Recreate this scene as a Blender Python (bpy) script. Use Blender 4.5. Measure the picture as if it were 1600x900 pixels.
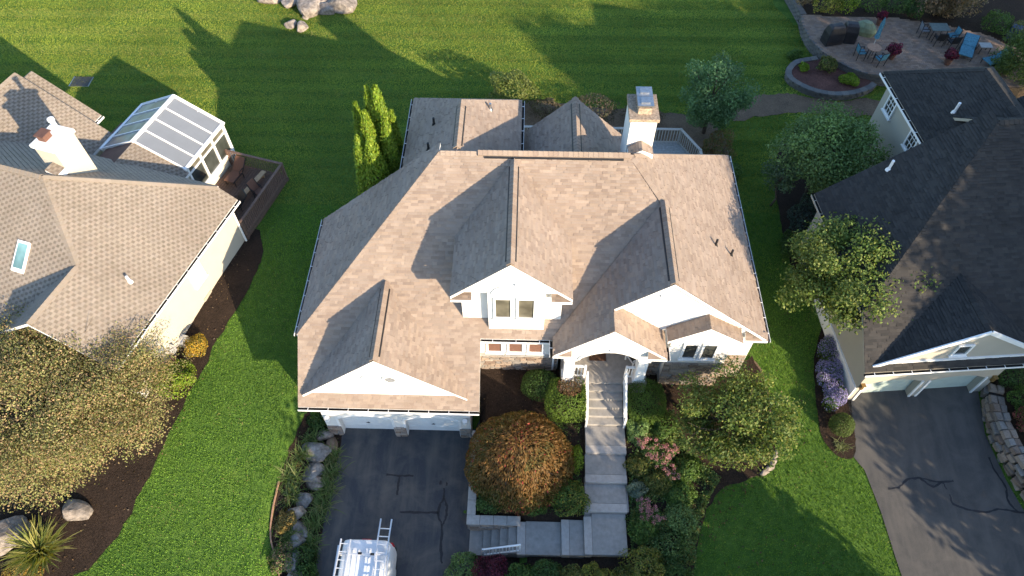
import bpy, math, random
import numpy as np
from mathutils import Vector, Matrix
random.seed(7)
for o in list(bpy.data.objects): bpy.data.objects.remove(o)
SC = bpy.context.scene
COL = SC.collection
R = math.radians

# ---------------------------------------------------------------- camera
cam = bpy.data.cameras.new('camera'); camo = bpy.data.objects.new('camera', cam); COL.objects.link(camo)
cam.sensor_width = 36.0; cam.lens = 36.0*1109/1600; cam.clip_start = 0.5; cam.clip_end = 3000
camo.location = (0, 0, 30)
camo.rotation_euler = (R(90-54.4), 0, R(1.5))
SC.camera = camo
# ---------------------------------------------------------------- sky, sun, exposure
SUN_AZ, SUN_EL = 136.5, 18.5            # degrees clockwise from +Y, degrees above the horizon
w = bpy.data.worlds.new('World'); SC.world = w; w.use_nodes = True
nt = w.node_tree; bg = nt.nodes['Background']
sky = nt.nodes.new('ShaderNodeTexSky'); sky.sky_type = 'NISHITA'; sky.sun_disc = False
sky.ozone_density = 2.5; sky.dust_density = 0.6; sky.sun_elevation = R(SUN_EL); sky.sun_rotation = R(SUN_AZ)
nt.links.new(sky.outputs[0], bg.inputs[0]); bg.inputs[1].default_value = 0.15
sl = bpy.data.lights.new('sun', 'SUN'); sl.energy = 3.9; sl.angle = R(0.5); sl.color = (1.0, 0.82, 0.59)
so = bpy.data.objects.new('sun', sl); COL.objects.link(so)
sd = Vector((math.sin(R(SUN_AZ))*math.cos(R(SUN_EL)), math.cos(R(SUN_AZ))*math.cos(R(SUN_EL)), math.sin(R(SUN_EL))))
so.rotation_euler = sd.to_track_quat('Z', 'Y').to_euler(); so.location = sd*100
SC.view_settings.view_transform = 'Standard'; SC.view_settings.look = 'None'
SC.view_settings.exposure = 1.5; SC.view_settings.gamma = 1.0
try: SC.view_settings.use_curve_mapping = False
except Exception: pass
SC.render.engine = 'CYCLES'

# ---------------------------------------------------------------- materials
def nmat(name, rough=0.8, spec=0.3):
    m = bpy.data.materials.new(name); m.use_nodes = True
    n = m.node_tree.nodes; b = n['Principled BSDF']
    b.inputs['Roughness'].default_value = rough
    b.inputs['Specular IOR Level'].default_value = spec
    return m, m.node_tree, b
def tex_noise(t, scale, detail=4, rough=0.55, vec=None, dist=0.0):
    n = t.nodes.new('ShaderNodeTexNoise'); n.inputs['Scale'].default_value = scale
    n.inputs['Detail'].default_value = detail; n.inputs['Roughness'].default_value = rough
    n.inputs['Distortion'].default_value = dist
    if vec: t.links.new(vec, n.inputs['Vector'])
    return n
def ramp(t, fac, stops):
    r = t.nodes.new('ShaderNodeValToRGB'); e = r.color_ramp.elements
    while len(e) < len(stops): e.new(0.5)
    for i, (p, c) in enumerate(stops):
        e[i].position = p; e[i].color = (*c, 1) if len(c) == 3 else c
    t.links.new(fac, r.inputs[0]); return r
def mixc(t, fac, a, b, mode='MIX'):
    m = t.nodes.new('ShaderNodeMix'); m.data_type = 'RGBA'; m.blend_type = mode
    for sock, v in ((m.inputs[0], fac), (m.inputs[6], a), (m.inputs[7], b)):
        if hasattr(v, 'is_output') or hasattr(v, 'links'): t.links.new(v, sock)
        elif isinstance(v, (int, float)): sock.default_value = v
        else: sock.default_value = (*v, 1)
    return m.outputs[2]
def bump(t, b, h, strength=0.4, dist=0.02):
    n = t.nodes.new('ShaderNodeBump'); n.inputs['Strength'].default_value = strength
    n.inputs['Distance'].default_value = dist
    t.links.new(h, n.inputs['Height']); t.links.new(n.outputs[0], b.inputs['Normal'])
def coords(t):
    return t.nodes.new('ShaderNodeNewGeometry').outputs['Position']
def plain(name, col, rough=0.7, var=0.15, scale=6.0, spec=0.3, bmp=0.0, metal=0.0, scale2=0.6):
    m, t, b = nmat(name, rough, spec)
    c = coords(t)
    n = tex_noise(t, scale, 5, 0.6, c); n2 = tex_noise(t, scale2, 3, 0.6, c)
    lo = tuple(x*(1-var) for x in col); hi = tuple(min(1, x*(1+var)) for x in col)
    c1 = ramp(t, n.outputs['Fac'], [(0.3, lo), (0.7, hi)]).outputs[0]
    c2 = ramp(t, n2.outputs['Fac'], [(0.3, (1-var*0.8,)*3), (0.7, (1, 1, 1))]).outputs[0]
    t.links.new(mixc(t, 1.0, c1, c2, 'MULTIPLY'), b.inputs['Base Color'])
    b.inputs['Metallic'].default_value = metal
    if bmp: bump(t, b, n.outputs['Fac'], bmp, 0.02)
    return m
M = {}
M['white'] = plain('white_paint', (0.80, 0.79, 0.76), 0.55, 0.05, 3)
M['trim'] = plain('white_trim', (0.80, 0.80, 0.79), 0.5, 0.04, 4)
M['cream'] = plain('cream_siding', (0.66, 0.60, 0.48), 0.6, 0.05, 2)
M['tan'] = plain('tan_siding', (0.40, 0.36, 0.29), 0.65, 0.06, 2)
M['metal'] = plain('brushed_metal', (0.45, 0.46, 0.47), 0.35, 0.2, 9, 0.5, 0, 0.9)
M['rust'] = plain('rusty_metal', (0.38, 0.29, 0.21), 0.7, 0.5, 12, 0.3, 0.2)
M['black'] = plain('black_metal', (0.02, 0.02, 0.022), 0.5, 0.3, 8)
M['dark'] = plain('dark_cavity', (0.03, 0.028, 0.026), 0.9, 0.3, 8)
M['brown'] = plain('brown_membrane', (0.14, 0.07, 0.05), 0.8, 0.2, 3)
M['door'] = plain('brown_door', (0.13, 0.055, 0.03), 0.5, 0.25, 6)
M['blind'] = plain('brown_blind', (0.17, 0.09, 0.065), 0.55, 0.15, 10)
M['concrete'] = plain('concrete', (0.31, 0.29, 0.265), 0.9, 0.14, 5, 0.2, 0.15)
M['capstone'] = plain('cast_capstone', (0.38, 0.365, 0.34), 0.9, 0.14, 7, 0.2, 0.2)
M['treadstone'] = plain('pale_step_stone', (0.42, 0.385, 0.35), 0.9, 0.12, 7, 0.2, 0.2)
M['deckgrey'] = plain('weathered_deck', (0.34, 0.35, 0.34), 0.85, 0.2, 9, 0.2, 0.2)
M['deckbrown'] = plain('brown_deck', (0.13, 0.085, 0.065), 0.8, 0.2, 9, 0.2, 0.2)
M['rail_brown'] = plain('brown_railing', (0.17, 0.11, 0.085), 0.8, 0.2, 9, 0.2, 0.2)
M['plank'] = plain('pale_new_plank', (0.42, 0.30, 0.18), 0.75, 0.2, 12)
M['rail_grey'] = plain('grey_railing', (0.42, 0.40, 0.36), 0.8, 0.15, 9)
M['bark'] = plain('bark', (0.11, 0.085, 0.065), 0.95, 0.4, 14, 0.1, 0.5)
M['stem'] = plain('grey_twig', (0.20, 0.16, 0.12), 0.95, 0.3, 14, 0.1)
M['rubber'] = plain('rubber', (0.02, 0.02, 0.02), 0.85, 0.2, 20)
M['blue_cloth'] = plain('blue_cushion', (0.09, 0.24, 0.31), 0.9, 0.35, 14)
M['grill_cover'] = plain('black_cover', (0.018, 0.018, 0.022), 0.55, 0.4, 4, 0.4, 0.5)
M['green_cover'] = plain('green_cover', (0.16, 0.20, 0.12), 0.6, 0.3, 4, 0.3, 0.5)
M['slate_table'] = plain('table_top', (0.12, 0.15, 0.14), 0.5, 0.2, 7)
M['clay'] = plain('clay_tile_top', (0.34, 0.20, 0.13), 0.7, 0.2, 9)
M['wicker'] = plain('brown_sling', (0.15, 0.075, 0.05), 0.8, 0.2, 25)
M['red_plastic'] = plain('red_lens', (0.45, 0.02, 0.02), 0.25, 0.1, 9, 0.5)
M['vanwhite'] = plain('van_paint', (0.70, 0.73, 0.76), 0.3, 0.09, 3, 0.5)
M['alu'] = plain('aluminium', (0.72, 0.73, 0.74), 0.38, 0.1, 14, 0.5, 0, 0.55)
M['panel_grey'] = plain('grey_roof_panel', (0.17, 0.185, 0.205), 0.6, 0.04, 2, 0.5)
M['door_white'] = plain('door_paint', (0.74, 0.75, 0.74), 0.45, 0.04, 4)
M['door_green'] = plain('pale_green_door', (0.42, 0.50, 0.46), 0.5, 0.06, 4)
M['mat_coir'] = plain('coir_mat', (0.12, 0.06, 0.035), 0.95, 0.4, 40)
M['brass'] = plain('lantern_brass', (0.32, 0.20, 0.07), 0.4, 0.2, 9, 0.5, 0, 0.6)
M['bluebin'] = plain('dark_blue_plastic', (0.03, 0.06, 0.20), 0.5, 0.2, 6)
M['roofbase'] = plain('roof_underlay', (0.20, 0.15, 0.12), 0.9, 0.1, 6)
M['roofbase_dark'] = plain('roof_underlay_dark', (0.06, 0.057, 0.055), 0.9, 0.1, 6)

def glass(name, col, rough=0.06):
    m, t, b = nmat(name, rough, 0.6); b.inputs['Base Color'].default_value = (*col, 1)
    n = tex_noise(t, 1.3, 2, 0.5, coords(t))
    t.links.new(ramp(t, n.outputs['Fac'], [(0.35, tuple(x*0.6 for x in col)), (0.7, tuple(x*1.4 for x in col))]).outputs[0], b.inputs['Base Color'])
    return m
M['glass'] = glass('window_glass', (0.05, 0.055, 0.05))
M['glass_olive'] = glass('olive_window_glass', (0.13, 0.12, 0.09))  # olive tint, lighter than the plain window glass
M['glass_sky'] = glass('skylight_glass', (0.17, 0.31, 0.32))
M['glass_dark'] = glass('tinted_roof_glass', (0.13, 0.17, 0.18), 0.35)

def colattr(name, rough=0.85, spec=0.2, grain=0.25, gscale=60, bmp=0.3):
    m, t, b = nmat(name, rough, spec)
    a = t.nodes.new('ShaderNodeAttribute'); a.attribute_name = 'Col'
    c = coords(t); n = tex_noise(t, gscale, 2, 0.7, c); n2 = tex_noise(t, 0.5, 4, 0.6, c)
    g = ramp(t, n.outputs['Fac'], [(0.3, (1-grain,)*3), (0.7, (1+0*grain,)*3)]).outputs[0]
    g2 = ramp(t, n2.outputs['Fac'], [(0.35, (0.86, 0.85, 0.84)), (0.65, (1, 1, 1))]).outputs[0]
    x = mixc(t, 1.0, a.outputs['Color'], g, 'MULTIPLY'); x = mixc(t, 1.0, x, g2, 'MULTIPLY')
    t.links.new(x, b.inputs['Base Color'])
    if bmp: bump(t, b, n.outputs['Fac'], bmp, 0.01)
    return m
M['shingle'] = colattr('asphalt_shingle')
M['stone'] = colattr('veneer_stone', 0.9, 0.2, 0.35, 18, 0.5)
M['petal'] = colattr('petal', 0.8, 0.2, 0.1, 30, 0)

def leafmat(name, trans=0.35):
    m = bpy.data.materials.new(name); m.use_nodes = True; t = m.node_tree
    b = t.nodes['Principled BSDF']; out = t.nodes['Material Output']
    a = t.nodes.new('ShaderNodeAttribute'); a.attribute_name = 'Col'
    b.inputs['Roughness'].default_value = 0.55; b.inputs['Specular IOR Level'].default_value = 0.25
    t.links.new(a.outputs['Color'], b.inputs['Base Color'])
    tr = t.nodes.new('ShaderNodeBsdfTranslucent')
    tint = mixc(t, 1.0, a.outputs['Color'], (1.25, 1.25, 0.6), 'MULTIPLY')
    t.links.new(tint, tr.inputs['Color'])
    mx = t.nodes.new('ShaderNodeMixShader'); mx.inputs[0].default_value = trans
    t.links.new(b.outputs[0], mx.inputs[1]); t.links.new(tr.outputs[0], mx.inputs[2])
    t.links.new(mx.outputs[0], out.inputs['Surface'])
    return m
M['leaf'] = leafmat('leaf')

def siding(name, col, pitch=0.11):
    m, t, b = nmat(name, 0.6, 0.3)
    c = coords(t); s = t.nodes.new('ShaderNodeSeparateXYZ'); t.links.new(c, s.inputs[0])
    d = t.nodes.new('ShaderNodeMath'); d.operation = 'DIVIDE'; d.inputs[1].default_value = pitch; t.links.new(s.outputs[2], d.inputs[0])
    f = t.nodes.new('ShaderNodeMath'); f.operation = 'FRACT'; t.links.new(d.outputs[0], f.inputs[0])
    n = tex_noise(t, 1.5, 3, 0.5, c)
    cc = ramp(t, n.outputs['Fac'], [(0.3, tuple(x*0.94 for x in col)), (0.7, col)]).outputs[0]
    t.links.new(cc, b.inputs['Base Color'])
    bump(t, b, f.outputs[0], 0.5, -0.015)
    return m
M['siding_white'] = siding('white_siding', (0.72, 0.70, 0.66))
M['siding_cream'] = siding('cream_lap_siding', (0.50, 0.455, 0.37))
M['siding_tan'] = siding('tan_lap_siding', (0.40, 0.37, 0.31))

def lawnmat():
    m, t, b = nmat('lawn_grass', 0.9, 0.15)
    c = coords(t)
    s = t.nodes.new('ShaderNodeSeparateXYZ'); t.links.new(c, s.inputs[0])
    n1 = tex_noise(t, 0.35, 4, 0.6, c); n2 = tex_noise(t, 3.5, 5, 0.7, c)
    mp = t.nodes.new('ShaderNodeMapping'); mp.inputs['Scale'].default_value = (1, 1, 1); t.links.new(c, mp.inputs[0])
    n3 = tex_noise(t, 28, 3, 0.75, c)
    a = ramp(t, n2.outputs['Fac'], [(0.25, (0.058, 0.12, 0.024)), (0.5, (0.095, 0.18, 0.032)), (0.75, (0.145, 0.235, 0.046))]).outputs[0]
    a2 = ramp(t, n1.outputs['Fac'], [(0.3, (0.75, 0.85, 0.8)), (0.6, (1.0, 1.0, 1.0)), (0.78, (1.25, 1.12, 1.0))]).outputs[0]
    x = mixc(t, 1.0, a, a2, 'MULTIPLY')
    a3 = ramp(t, n3.outputs['Fac'], [(0.3, (0.55, 0.6, 0.5)), (0.7, (1.35, 1.3, 1.25))]).outputs[0]
    x = mixc(t, 0.8, x, a3, 'MULTIPLY')
    # mowing stripes across the back lawn
    wv = t.nodes.new('ShaderNodeTexWave'); wv.wave_type = 'BANDS'; wv.bands_direction = 'Y'
    wv.inputs['Scale'].default_value = 0.27; wv.inputs['Distortion'].default_value = 1.2; wv.inputs['Detail'].default_value = 2
    wv.inputs['Detail Scale'].default_value = 0.6
    t.links.new(c, wv.inputs['Vector'])
    st = ramp(t, wv.outputs['Fac'], [(0.15, (0.78, 0.86, 0.8)), (0.6, (1.12, 1.08, 1.0))]).outputs[0]
    mr = t.nodes.new('ShaderNodeMapRange'); mr.inputs['From Min'].default_value = 24; mr.inputs['From Max'].default_value = 30
    t.links.new(s.outputs[1], mr.inputs['Value'])
    x2 = mixc(t, 1.0, x, st, 'MULTIPLY')
    x = mixc(t, mr.outputs[0], x, x2)
    t.links.new(x, b.inputs['Base Color'])
    ad = t.nodes.new('ShaderNodeMath'); ad.operation = 'ADD'
    t.links.new(n3.outputs['Fac'], ad.inputs[0]); t.links.new(n2.outputs['Fac'], ad.inputs[1])
    bump(t, b, ad.outputs[0], 0.9, 0.08)
    return m
M['lawn'] = lawnmat()
def mulchmat(name, lo, hi):
    m, t, b = nmat(name, 0.95, 0.1); c = coords(t)
    n = tex_noise(t, 13, 6, 0.85, c); n1 = tex_noise(t, 1.3, 4, 0.6, c)
    x = ramp(t, n.outputs['Fac'], [(0.3, lo), (0.72, hi)]).outputs[0]
    y = ramp(t, n1.outputs['Fac'], [(0.3, (0.7, 0.7, 0.7)), (0.7, (1.1, 1.05, 1.0))]).outputs[0]
    t.links.new(mixc(t, 1.0, x, y, 'MULTIPLY'), b.inputs['Base Color']); bump(t, b, n.outputs['Fac'], 1.0, 0.06); return m
M['mulch'] = mulchmat('bark_mulch', (0.009, 0.007, 0.006), (0.070, 0.049, 0.037))
M['dirt'] = mulchmat('bare_dirt', (0.09, 0.065, 0.045), (0.27, 0.20, 0.14))
M['redmulch'] = mulchmat('red_mulch', (0.07, 0.035, 0.03), (0.19, 0.10, 0.085))
def asphaltmat(name, base, stain):
    m, t, b = nmat(name, 0.8, 0.3); c = coords(t)
    n = tex_noise(t, 45, 3, 0.7, c); n1 = tex_noise(t, 0.8, 5, 0.65, c, 0.6); 
    mp = t.nodes.new('ShaderNodeMapping'); mp.inputs['Scale'].default_value = (2.2, 0.35, 1); t.links.new(c, mp.inputs[0])
    n2 = tex_noise(t, 1.0, 4, 0.6, mp.outputs[0])
    x = ramp(t, n.outputs['Fac'], [(0.3, tuple(v*0.8 for v in base)), (0.7, tuple(v*1.2 for v in base))]).outputs[0]
    x = mixc(t, ramp(t, n1.outputs['Fac'], [(0.42, (0, 0, 0)), (0.72, (0.7, 0.7, 0.7))]).outputs[0], x, stain)
    x = mixc(t, ramp(t, n2.outputs['Fac'], [(0.45, (0, 0, 0)), (0.75, (0.55, 0.55, 0.55))]).outputs[0], x, stain)
    t.links.new(x, b.inputs['Base Color']); bump(t, b, n.outputs['Fac'], 0.3, 0.01); return m
M['asphalt'] = asphaltmat('sealed_asphalt', (0.043, 0.048, 0.057), (0.13, 0.118, 0.10))
M['asphalt_old'] = asphaltmat('worn_asphalt', (0.058, 0.057, 0.056), (0.115, 0.105, 0.095))
M['tar'] = plain('crack_tar', (0.022, 0.022, 0.025), 0.5, 0.3, 20)
M['rock'] = plain('fieldstone', (0.23, 0.215, 0.20), 0.9, 0.5, 5, 0.2, 0.8, 0, 1.6)
M['rock_pale'] = plain('pale_boulder', (0.30, 0.255, 0.215), 0.9, 0.5, 5, 0.2, 0.8, 0, 1.6)
M['block'] = colattr('wall_block', 0.95, 0.1, 0.3, 25, 0.4)
M['paver'] = colattr('paver', 0.9, 0.15, 0.3, 30, 0.3)

# ---------------------------------------------------------------- mesh helpers
class MB:
    def __init__(s): s.v = []; s.f = []; s.m = []; s.c = []
    def poly(s, pts, m=0, c=None):
        i = len(s.v); s.v += [tuple(p) for p in pts]; s.f.append(tuple(range(i, i+len(pts)))); s.m.append(m); s.c.append(c); return s
    def ext(s, pts, vec, m=0, c=None, ms=None):
        n = len(pts); a = [Vector(p) for p in pts]; b = [p+Vector(vec) for p in a]; i = len(s.v)
        s.v += [tuple(p) for p in a+b]
        ms = m if ms is None else ms
        nr = Vector((0, 0, 0))
        for k in range(n): nr += a[k].cross(a[(k+1) % n])
        flip = nr.dot(Vector(vec)) > 0
        top, bot = tuple(range(i, i+n)), tuple(range(i+n, i+2*n))
        if flip: top = top[::-1]
        else: bot = bot[::-1]
        s.f += [top, bot]; s.m += [m, m]; s.c += [c, c]
        for k in range(n):
            q = (i+k, i+(k+1) % n, i+n+(k+1) % n, i+n+k)
            s.f.append(q if flip else q[::-1]); s.m.append(ms); s.c.append(c)
        return s
    def box(s, x0, y0, z0, x1, y1, z1, m=0, c=None):
        return s.ext([(x0, y0, z1), (x1, y0, z1), (x1, y1, z1), (x0, y1, z1)], (0, 0, z0-z1), m, c)
    def prism(s, p2, z0, z1, m=0, c=None):
        return s.ext([(p[0], p[1], z1) for p in p2], (0, 0, z0-z1), m, c)
    def bar(s, p0, p1, w, h, m=0, c=None, up=(0, 0, 1)):
        p0 = Vector(p0); p1 = Vector(p1); d = (p1-p0)
        if d.length < 1e-6: return s
        dn = d.normalized(); u = Vector(up)
        if abs(dn.dot(u)) > 0.98: u = Vector((0, 1, 0))
        sx = dn.cross(u).normalized()*(w/2); sz = sx.cross(dn).normalized()*(h/2)
        return s.ext([p0-sx-sz, p0+sx-sz, p0+sx+sz, p0-sx+sz], d, m, c)
    def tube(s, p0, p1, r0, r1=None, n=8, m=0, c=None, cap=True):
        r1 = r0 if r1 is None else r1
        p0 = Vector(p0); p1 = Vector(p1); d = (p1-p0)
        if d.length < 1e-6: return s
        dn = d.normalized(); u = Vector((0, 0, 1)) if abs(dn.z) < 0.9 else Vector((1, 0, 0))
        a = dn.cross(u).normalized(); b = dn.cross(a); i = len(s.v)
        for p, r in ((p0, r0), (p1, r1)):
            for k in range(n):
                t = 2*math.pi*k/n; s.v.append(tuple(p+a*(r*math.cos(t))+b*(r*math.sin(t))))
        for k in range(n):
            s.f.append((i+k, i+n+k, i+n+(k+1) % n, i+(k+1) % n)); s.m.append(m); s.c.append(c)
        if cap:
            s.f.append(tuple(range(i, i+n))); s.f.append(tuple(range(i+2*n-1, i+n-1, -1))); s.m += [m, m]; s.c += [c, c]
        return s
    def mesh(s, name, mats):
        me = bpy.data.meshes.new(name); me.from_pydata(s.v, [], s.f)
        for x in mats: me.materials.append(M[x] if isinstance(x, str) else x)
        if any(s.m): me.polygons.foreach_set('material_index', s.m)
        if any(c is not None for c in s.c):
            a = me.attributes.new('Col', 'FLOAT_COLOR', 'FACE')
            a.data.foreach_set('color', np.array([(*(c or (0.5, 0.5, 0.5)), 1.0) for c in s.c], np.float32).ravel())
        me.update(); return me
OFF = {}
def link(o, parent=None):
    COL.objects.link(o)
    if parent is not None:
        o.parent = parent
        if parent.name in OFF: o.location = OFF[parent.name]
    return o
def add(name, mb, mats, parent=None, smooth=False, bevel=0, sub=0):
    if isinstance(mats, (str,)): mats = [mats]
    me = mb.mesh(name, mats)
    if smooth: me.polygons.foreach_set('use_smooth', [True]*len(me.polygons))
    o = bpy.data.objects.new(name, me); link(o, parent)
    if bevel:
        b = o.modifiers.new('bevel', 'BEVEL'); b.width = bevel; b.segments = 2; b.limit_method = 'ANGLE'
    if sub:
        b = o.modifiers.new('sub', 'SUBSURF'); b.levels = sub; b.render_levels = sub
    return o
def tag(o, label=None, cat=None, group=None, kind=None):
    if label: o['label'] = label
    if cat: o['category'] = cat
    if group: o['group'] = group
    if kind: o['kind'] = kind
    return o
def thing(name, label, cat, loc=(0, 0, 0), rz=0, group=None, off=None):
    o = bpy.data.objects.new(name, None); COL.objects.link(o); o.location = loc; o.rotation_euler = (0, 0, rz)
    o.empty_display_size = 0.3
    tag(o, label, cat, group)
    if off is not None: OFF[o.name] = off
    return o
def pieces(name, mb, mats, parent=None, k=8):
    # every box of k corners in the builder becomes a part of its own
    for i in range(0, len(mb.v), k):
        b = MB(); b.v = mb.v[i:i+k]; nf = [(tuple(q-i for q in f), m) for f, m in zip(mb.f, mb.m) if i <= f[0] < i+k]
        b.f = [a for a, _ in nf]; b.m = [c for _, c in nf]; b.c = [None]*len(nf); add(name, b, mats, parent)
def struct(name, mb, mats, parent=None):
    o = add(name, mb, mats, parent)
    if parent is None: o['kind'] = 'structure'
    return o
def inst(name, me, parent, mat):
    o = bpy.data.objects.new(name, me); COL.objects.link(o); o.parent = parent; o.matrix_local = mat; return o
def hsh(*a):
    x = 0x9E3779B97F4A7C15
    for k in a:
        x = (x ^ (int(k)+0x1234567)) * 0xBF58476D1CE4E5B9 & 0xFFFFFFFFFFFFFFFF
        x ^= x >> 29; x = x*0x94D049BB133111EB & 0xFFFFFFFFFFFFFFFF; x ^= x >> 32
    return (x & 0xFFFFFF)/16777216.0

# ---------------------------------------------------------------- terrain
KY = [-300, -40, 0, 8, 14, 20, 26, 60, 120, 600]; KZ = [-.5, -.2, .3, .9, 1.6, 2.1, 2.2, 2.6, 3.0, 3.4]
def sm(a, b, x):
    t = min(1, max(0, (x-a)/(b-a))); return t*t*(3-2*t)
def g(x, y):
    b = float(np.interp(y, KY, KZ))
    wgt = sm(-10.6, -8.8, x)*(1-sm(-1.99, -1.6, x))*(1-sm(13.6, 14.4, y))
    cut = (1-sm(0.0, 0.45, x))*sm(-2.2, -2.0, x)*sm(7.3, 7.75, y)*(1-sm(9.15, 9.6, y))   # well of the side stairs
    low = sm(-2.2, -1.9, x)*(1-sm(2.7, 3.1, x))*sm(7.2, 7.7, y)*(1-sm(9.2, 9.7, y))*(1-cut)*0.35      # lower walk is sunk a little
    return b*(1-wgt)*(1-cut)-low
def clip_cell(poly, x0, y0, x1, y1):
    def cl(p, f, inter):
        out = []
        for i in range(len(p)):
            a, b = p[i-1], p[i]; fa, fb = f(a), f(b)
            if fb:
                if not fa: out.append(inter(a, b))
                out.append(b)
            elif fa: out.append(inter(a, b))
        return out
    ix = lambda X: (lambda a, b: (X, a[1]+(b[1]-a[1])*(X-a[0])/(b[0]-a[0])))
    iy = lambda Y: (lambda a, b: (a[0]+(b[0]-a[0])*(Y-a[1])/(b[1]-a[1]), Y))
    for f, it in ((lambda p: p[0] >= x0, ix(x0)), (lambda p: p[0] <= x1, ix(x1)), (lambda p: p[1] >= y0, iy(y0)), (lambda p: p[1] <= y1, iy(y1))):
        if not poly: break
        poly = cl(poly, f, it)
    return poly
NOGRASS = []
def drape(name, poly, mat, off=0.03, cell=0.5, zf=None, wob=0.0, parent=None):
    if wob: poly = wobble(poly, wob)
    NOGRASS.append(list(poly)); mb = MB(); zf = zf or g
    xs = [p[0] for p in poly]; ys = [p[1] for p in poly]
    i0, i1 = math.floor(min(xs)/cell), math.ceil(max(xs)/cell); j0, j1 = math.floor(min(ys)/cell), math.ceil(max(ys)/cell)
    idx = {}
    for i in range(i0, i1):
        for j in range(j0, j1):
            p = clip_cell(poly, i*cell, j*cell, (i+1)*cell, (j+1)*cell)
            q = []
            for a in p:
                k = (round(a[0], 4), round(a[1], 4))
                if q and q[-1] == k: continue
                q.append(k)
            if len(q) > 1 and q[0] == q[-1]: q.pop()
            ar = 0
            for n in range(len(q)): ar += q[n-1][0]*q[n][1]-q[n][0]*q[n-1][1]
            if len(q) >= 3 and abs(ar) > 1e-4:
                if ar < 0: q = q[::-1]
                ids = []
                for k in q:
                    if k not in idx: idx[k] = len(mb.v); mb.v.append((k[0], k[1], zf(k[0], k[1])+off))
                    ids.append(idx[k])
                mb.f.append(tuple(ids)); mb.m.append(0); mb.c.append(None)
    return struct(name, mb, mat, parent)
def wobble(poly, amp, step=0.3):
    out = []
    for i in range(len(poly)):
        a = Vector(poly[i]); b = Vector(poly[(i+1) % len(poly)]); n = max(1, int((b-a).length/step))
        for k in range(n):
            p = a.lerp(b, k/n); out.append((p.x+random.uniform(-amp, amp), p.y+random.uniform(-amp, amp)))
    return out
def smooth_poly(pts, n=5):
    out = []; L = len(pts)
    for i in range(L):
        p0, p1, p2, p3 = [Vector(pts[(i+k-1) % L]) for k in range(4)]
        for k in range(n):
            t = k/n
            out.append(tuple(0.5*((2*p1)+(p2-p0)*t+(2*p0-5*p1+4*p2-p3)*t*t+(3*p1-p0-3*p2+p3)*t**3)))
    return out
def smooth_line(pts, n=5):
    out = []; L = len(pts)
    for i in range(L-1):
        p0, p1, p2, p3 = [Vector(pts[min(L-1, max(0, i+k-1))]) for k in range(4)]
        for k in range(n):
            t = k/n
            out.append(tuple(0.5*((2*p1)+(p2-p0)*t+(2*p0-5*p1+4*p2-p3)*t*t+(3*p1-p0-3*p2+p3)*t**3)))
    out.append(tuple(pts[-1])); return out

xs = [-900, -500, -250, -120, -80, -60]+[x*0.5 for x in range(-90, 91)]+[60, 80, 120, 250, 500, 900]
ys = [-600, -300, -150, -80, -50, -30]+[y*0.5 for y in range(-40, 121)]+[70, 90, 120, 200, 400, 900]
mb = MB(); nx = len(xs)
for y in ys:
    for x in xs: mb.v.append((x, y, g(x, y)))
for j in range(len(ys)-1):
    for i in range(nx-1):
        a = j*nx+i; mb.f.append((a, a+1, a+nx+1, a+nx)); mb.m.append(0); mb.c.append(None)
lawn = struct('lawn', mb, 'lawn')
lawn.data.polygons.foreach_set('use_smooth', [True]*len(lawn.data.polygons))

# driveway of the middle house, asphalt, with tarred cracks
drive = drape('driveway', [(-8.05, 13.6), (-8.12, 11.3), (-8.2, 9.6), (-8.2, 7), (-8.3, 0), (-8.6, -14), (-1.9, -14), (-2.0, 7), (-1.8, 8.0), (-1.78, 13.6)], 'asphalt', 0.03)
def tarline(pts, wid, drv, zf):
    mb = MB(); pts = [Vector((p[0]+random.uniform(-.02, .02), p[1]+random.uniform(-.02, .02))) for p in smooth_line(pts, 5)]
    L = []
    for i, p in enumerate(pts):
        d = (pts[min(i+1, len(pts)-1)]-pts[max(i-1, 0)]).normalized(); n = Vector((-d.y, d.x))*wid*random.uniform(.3, .7)
        L.append((p+n, p-n))
    for i in range(len(L)-1):
        q = [L[i][0], L[i+1][0], L[i+1][1], L[i][1]]
        mb.poly([(v.x, v.y, zf(v.x, v.y)+0.036) for v in q][::-1])
    return add('tar_seam', mb, 'tar', drv)
z0f = lambda x, y: 0.0
for pts in ([(-5.78, 11.30), (-5.2, 11.24), (-4.62, 11.26)], [(-5.18, 11.22), (-5.22, 10.8), (-5.2, 10.4)], [(-5.02, 9.64), (-4.2, 9.66), (-3.36, 9.68)],
            [(-3.2, 10.75), (-3.2, 10.3), (-3.36, 9.9), (-3.33, 9.5), (-3.17, 9.1), (-3.14, 8.3), (-3.05, 7.6)], [(-3.2, 10.3), (-3.04, 9.95), (-3.04, 9.5), (-3.17, 9.1)],
            [(-3.1, 11.0), (-3.12, 10.85)], [(-3.4, 11.05), (-3.38, 10.9)]):
    tarline(pts, 0.085, drive, z0f)
# driveway of the right house
rdrive = drape('driveway', [(14.42, 14.98), (14.4, 12.8), (14.12, 12.1), (14.5, 11.5), (14.8, 9.8), (15.05, 7.4), (15.5, 3), (16.3, -14), (25, -14), (23.2, 0), (21.2, 8), (20.3, 11.2), (20.0, 13.2), (20.35, 15.5)], 'asphalt_old', 0.03)
for pts in ([(15.3, 10.75), (15.74, 10.82), (16.2, 11.15), (16.73, 11.22), (17.4, 11.1), (18.11, 11.14)], [(16.73, 11.22), (17.2, 10.9), (17.6, 11.1), (17.7, 10.8)], [(17.8, 10.6), (17.84, 10.2), (18.4, 10.0), (19.08, 9.93), (19.7, 10.05), (20.3, 9.95), (20.9, 9.9)],
            [(19.87, 12.18), (19.95, 11.6), (20.18, 10.99), (20.1, 10.4), (20.36, 9.95)]):
    tarline(pts, 0.075, rdrive, g)

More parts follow.
